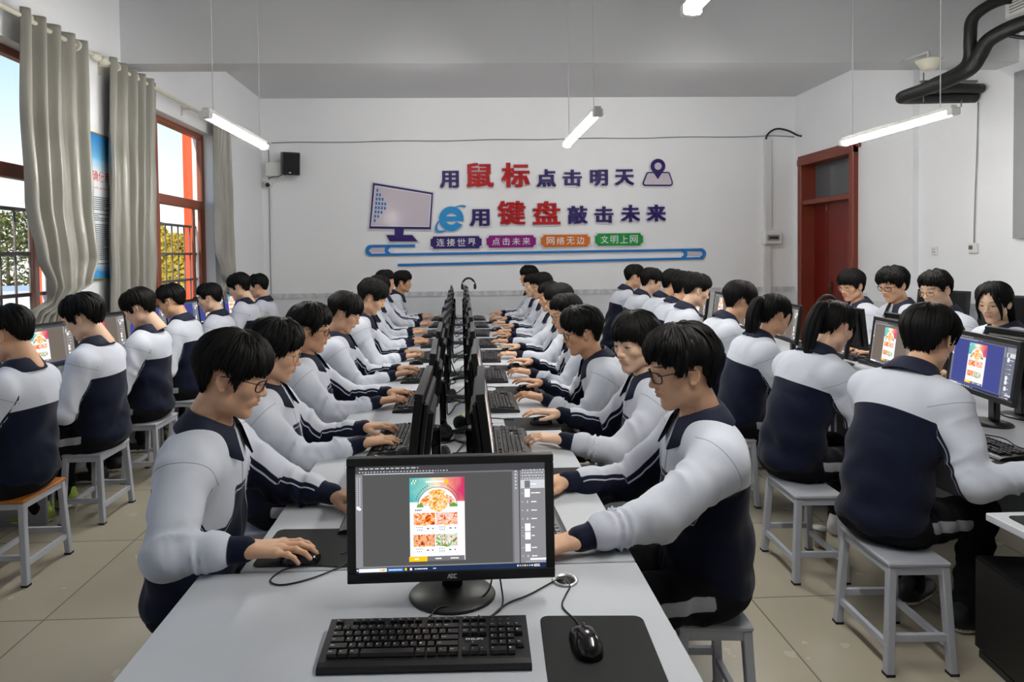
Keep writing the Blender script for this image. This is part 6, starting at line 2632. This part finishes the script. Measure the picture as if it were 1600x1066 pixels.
# ------------------------------------------------------------------ the class
def students():
    KB = ('type', .41, -.10, .79), ('type', .41, .13, .79)

    def jit(a, r, s=.02):
        return (a[0], a[1] + r.uniform(-s, s), a[2] + r.uniform(-s, s), a[3])
    # ---- left side of the central table, facing +x
    G = 'students on the left side of the central table'
    student('student in black glasses nearest on the left, hand on the mouse beside the front desk', (L_SEAT - .02, 2.09), 0, (-.715, 2.13, 1.368),
            (('mouse', .285, -.325, .803), ('type', .44, .10, .79)), 'bowl', 'black', 2, 18, 6, group=G, seed=3, squint=.4, poles=((-.3, .9, -.75), (-.25, .55, -1.15)), armx=.84)
    L = [(-.823, 2.92, 1.322, 'swept', 'round', 14, 'second on the left side, in glasses, half hidden behind the nearest student'),
         (-.862, 3.71, 1.332, 'swept', 'black', 10, 'third on the left side, in thin dark glasses, sitting upright'),
         (-.773, 4.50, 1.347, 'bowl', 'round', 24, 'fourth on the left side, in round pale glasses, looking down'),
         (-.687, 5.29, 1.398, 'swept', None, 26, 'fifth on the left side, leaning forward with head bent'),
         (-.84, 6.08, 1.36, 'crop', None, 14, 'sixth on the left side, hidden behind the fifth head'),
         (-.864, 6.87, 1.388, 'bowl', 'black', 12, 'seventh on the left side, behind the bent fifth head'),
         (-.902, 7.66, 1.43, 'crop', None, 8, 'eighth on the left side, round dark head under the blue bar'),
         (-.769, 8.45, 1.392, 'swept', None, 6, 'farthest on the left side, face in profile against the wall')]
    for k, (x, y, z, hr, sp, pt, lab) in enumerate(L):
        r = random.Random(40 + k)
        far = k > 4
        student('student ' + lab, (L_SEAT - (.06 if far else 0) + r.uniform(-.02, .02), y - .01), 0, (x, y, z), (jit(KB[0], r), jit(KB[1], r)), hr, sp, 1 if k < 4 else 0, pt, r.uniform(-6, 10),
                skin=['skin_a', 'skin_c', 'skin_a'][k % 3], group=G, seed=11 + k, squint=.5)
    # ---- right side of the central table, facing -x
    G = 'students on the right side of the central table'
    student('student in black glasses nearest on the right, sleeve resting along the desk edge', (R_SEAT - .05, 2.11), PI, (.722, 2.13, 1.36),
            (('type', .45, -.16, .79), ('type', .495, .315, .79)), 'swept', 'black', 2, 12, 0, skin='skin_a', group=G, seed=5, squint=.5, poles=((-.3, .6, -1.1), (-.2, .55, -1.1)))
    KR = ('mouse', .40, -.26, .803), ('type', .44, .14, .79)
    Rr = [(.793, 2.92, 1.335, 'bowl', None, 10, 14, 'second on the right side, without glasses, face turned toward the viewer'),
          (.687, 3.71, 1.290, 'swept', 'black', 12, 0, 'third on the right side, in dark glasses, seen in clear profile'),
          (.725, 4.50, 1.318, 'crop', 'round', 14, 6, 'fourth on the right side, in glasses, just behind the profile of the third'),
          (.799, 5.29, 1.352, 'bowl', 'round', 10, 8, 'fifth on the right side, in glasses, dark fringe'),
          (.84, 6.08, 1.33, 'crop', None, 10, 6, 'sixth on the right side, mostly hidden behind the fifth'),
          (.855, 6.87, 1.393, 'swept', 'round', 8, 12, 'seventh on the right side, tousled hair and round glasses'),
          (.86, 7.66, 1.36, 'crop', None, 8, 14, 'eighth on the right side, thin face beside the tousled hair'),
          (.90, 8.45, 1.446, 'bowl', None, 4, 6, 'farthest on the right side, top of the head at the blue bar')]
    for k, (x, y, z, hr, sp, pt, yw, lab) in enumerate(Rr):
        r = random.Random(60 + k)
        student('student ' + lab, (R_SEAT + .03 + (.08 if k > 4 else 0) + r.uniform(-.015, .015), y), PI, (x, y, z), (jit(KR[0], r), jit(KR[1], r)), hr, sp, 2 if k == 0 else (1 if k < 4 else 0), pt, yw + (18 if k == 0 else 0),
                skin=['skin_b', 'skin_c', 'skin_a'][k % 3], group=G, seed=21 + k, squint=.85 if k == 0 else .5)
    # ---- along the windows, facing -x
    G = 'students along the windows'
    Wl = [(-2.33, 3.30, 1.371, 'crop', None, 16, 'black', 'at the left edge on the wooden stool, back turned, cut by the picture edge'),
          (-2.401, 4.08, 1.38, 'swept', 'round', 22, 'lime', 'second at the windows, in glasses, before the knotted curtain'),
          (-2.415, 4.75, 1.378, 'bowl', None, 26, 'black', 'third at the windows, round bowl haircut, head bent low'),
          (-2.481, 5.50, 1.381, 'crop', 'round', 18, 'black', 'fourth at the windows, in gold glasses before a blue screen'),
          (-2.43, 6.20, 1.358, 'crop', None, 14, 'white', 'fifth at the windows, bare profile, below the window bars'),
          (-2.40, 6.90, 1.432, 'bowl', None, 18, 'black', 'sixth at the windows, below the pale tied curtain'),
          (-2.40, 7.60, 1.40, 'crop', None, 12, 'black', 'farthest at the windows, beside the last screen')]
    for k, (x, y, z, hr, sp, pt, shoe, lab) in enumerate(Wl):
        r = random.Random(80 + k)
        student('student ' + lab, ((-2.26 if k < 2 else W_SEAT) + .0, W_Y[k] if k > 1 else (3.34, 4.08)[k]), PI, (x - .0, y, z), (jit(('type', .30, -.13, .79), r), jit(('type', .30, .13, .79), r)), hr, sp, 1 if k < 4 else 0, pt, r.uniform(-4, 4),
                skin=['skin_a', 'skin_b', 'skin_b'][k % 3], shoe=shoe, group=G, seed=31 + k, squint=.4, legx=.80)
    # ---- near side of the right hand table, facing +x
    G = 'students on the near side of the right hand table'
    Ql = [(2.01, 2.70, 1.368, 'bowl', None, 14, 4, False, 'black', 'nearest on the right with short hair, arm reaching to the picture edge'),
          (2.03, 3.40, 1.335, 'pony', None, 24, 6, True, 'white', 'nearer ponytailed girl, head bent before the restaurant page'),
          (2.045, 4.08, 1.336, 'pony', 'round', 12, 10, True, 'blue', 'farther ponytailed girl in glasses with pale blue shoes'),
          (2.12, 4.75, 1.378, 'bowl', None, 14, 0, False, 'white', 'short haired, just behind the farther ponytail'),
          (2.04, 5.40, 1.415, 'crop', None, 18, 0, False, 'black', 'fifth in the right hand row, head bent to a lit screen'),
          (2.11, 5.90, 1.411, 'swept', None, 14, 0, False, 'black', 'sixth in the right hand row, dark hair behind the fifth head'),
          (2.14, 6.35, 1.44, 'crop', None, 12, 0, False, 'black', 'seventh in the right hand row, between two heads'),
          (2.09, 6.90, 1.43, 'bowl', None, 14, 0, False, 'black', 'eighth in the right hand row, second from the slogan wall'),
          (2.055, 7.50, 1.465, 'crop', None, 10, 0, False, 'black', 'farthest in the right hand row, tallest head against the slogan wall')]
    for k, (x, y, z, hr, sp, pt, yw, gl, shoe, lab) in enumerate(Ql):
        r = random.Random(100 + k)
        hands = (jit(('type', .44, -.13, .79), r), jit(('type', .44, .12, .79), r))
        if k == 0:
            hands = (('rest', .27, -.47, .80), ('type', .48, .08, .79))
        student('student ' + lab, (Q_SEAT + (-.015 if k < 2 else .06), [2.55, 3.28][k] if k < 2 else y), 0 if k > 1 else R_((22, 15)[k]), (x, y, z), hands, hr, sp, 2 if k < 2 else (1 if k < 4 else 0), pt, yw,
                girl=gl, skin=['skin_a', 'skin_b', 'skin_a'][k % 3], shoe=shoe, group=G, seed=51 + k, squint=.45)
    # ---- far side of the right hand table, facing -x
    G = 'students on the far side of the right hand table'
    Sl = [(3.50, 4.10, 1.388, 'long', None, 14, 26, True, 'girl with long loose fringe, at the right edge behind the blue screen'),
          (3.48, 4.60, 1.447, 'crop', 'round', 16, 12, False, 'cropped hair and pale glasses, left of the long haired girl'),
          (3.48, 5.07, 1.458, 'swept', 'black', 16, 14, False, 'tousled hair and dark glasses, collar open, facing left'),
          (3.47, 5.60, 1.428, 'bowl', 'round', 14, 16, False, 'bowl haircut and glasses in front of the red door')]
    for k, (x, y, z, hr, sp, pt, yw, gl, lab) in enumerate(Sl):
        r = random.Random(120 + k)
        student('student ' + lab, (S_SEAT, y), PI, (x, y, z), (jit(('type', .36, -.12, .79), r), jit(('type', .36, .12, .79), r)), hr, sp, 2, pt, yw,
                girl=gl, skin=['skin_b', 'skin_b', 'skin_a', 'skin_a'][k], group=G, seed=71 + k, squint=.6, tee=(k in (0, 2)))


students()
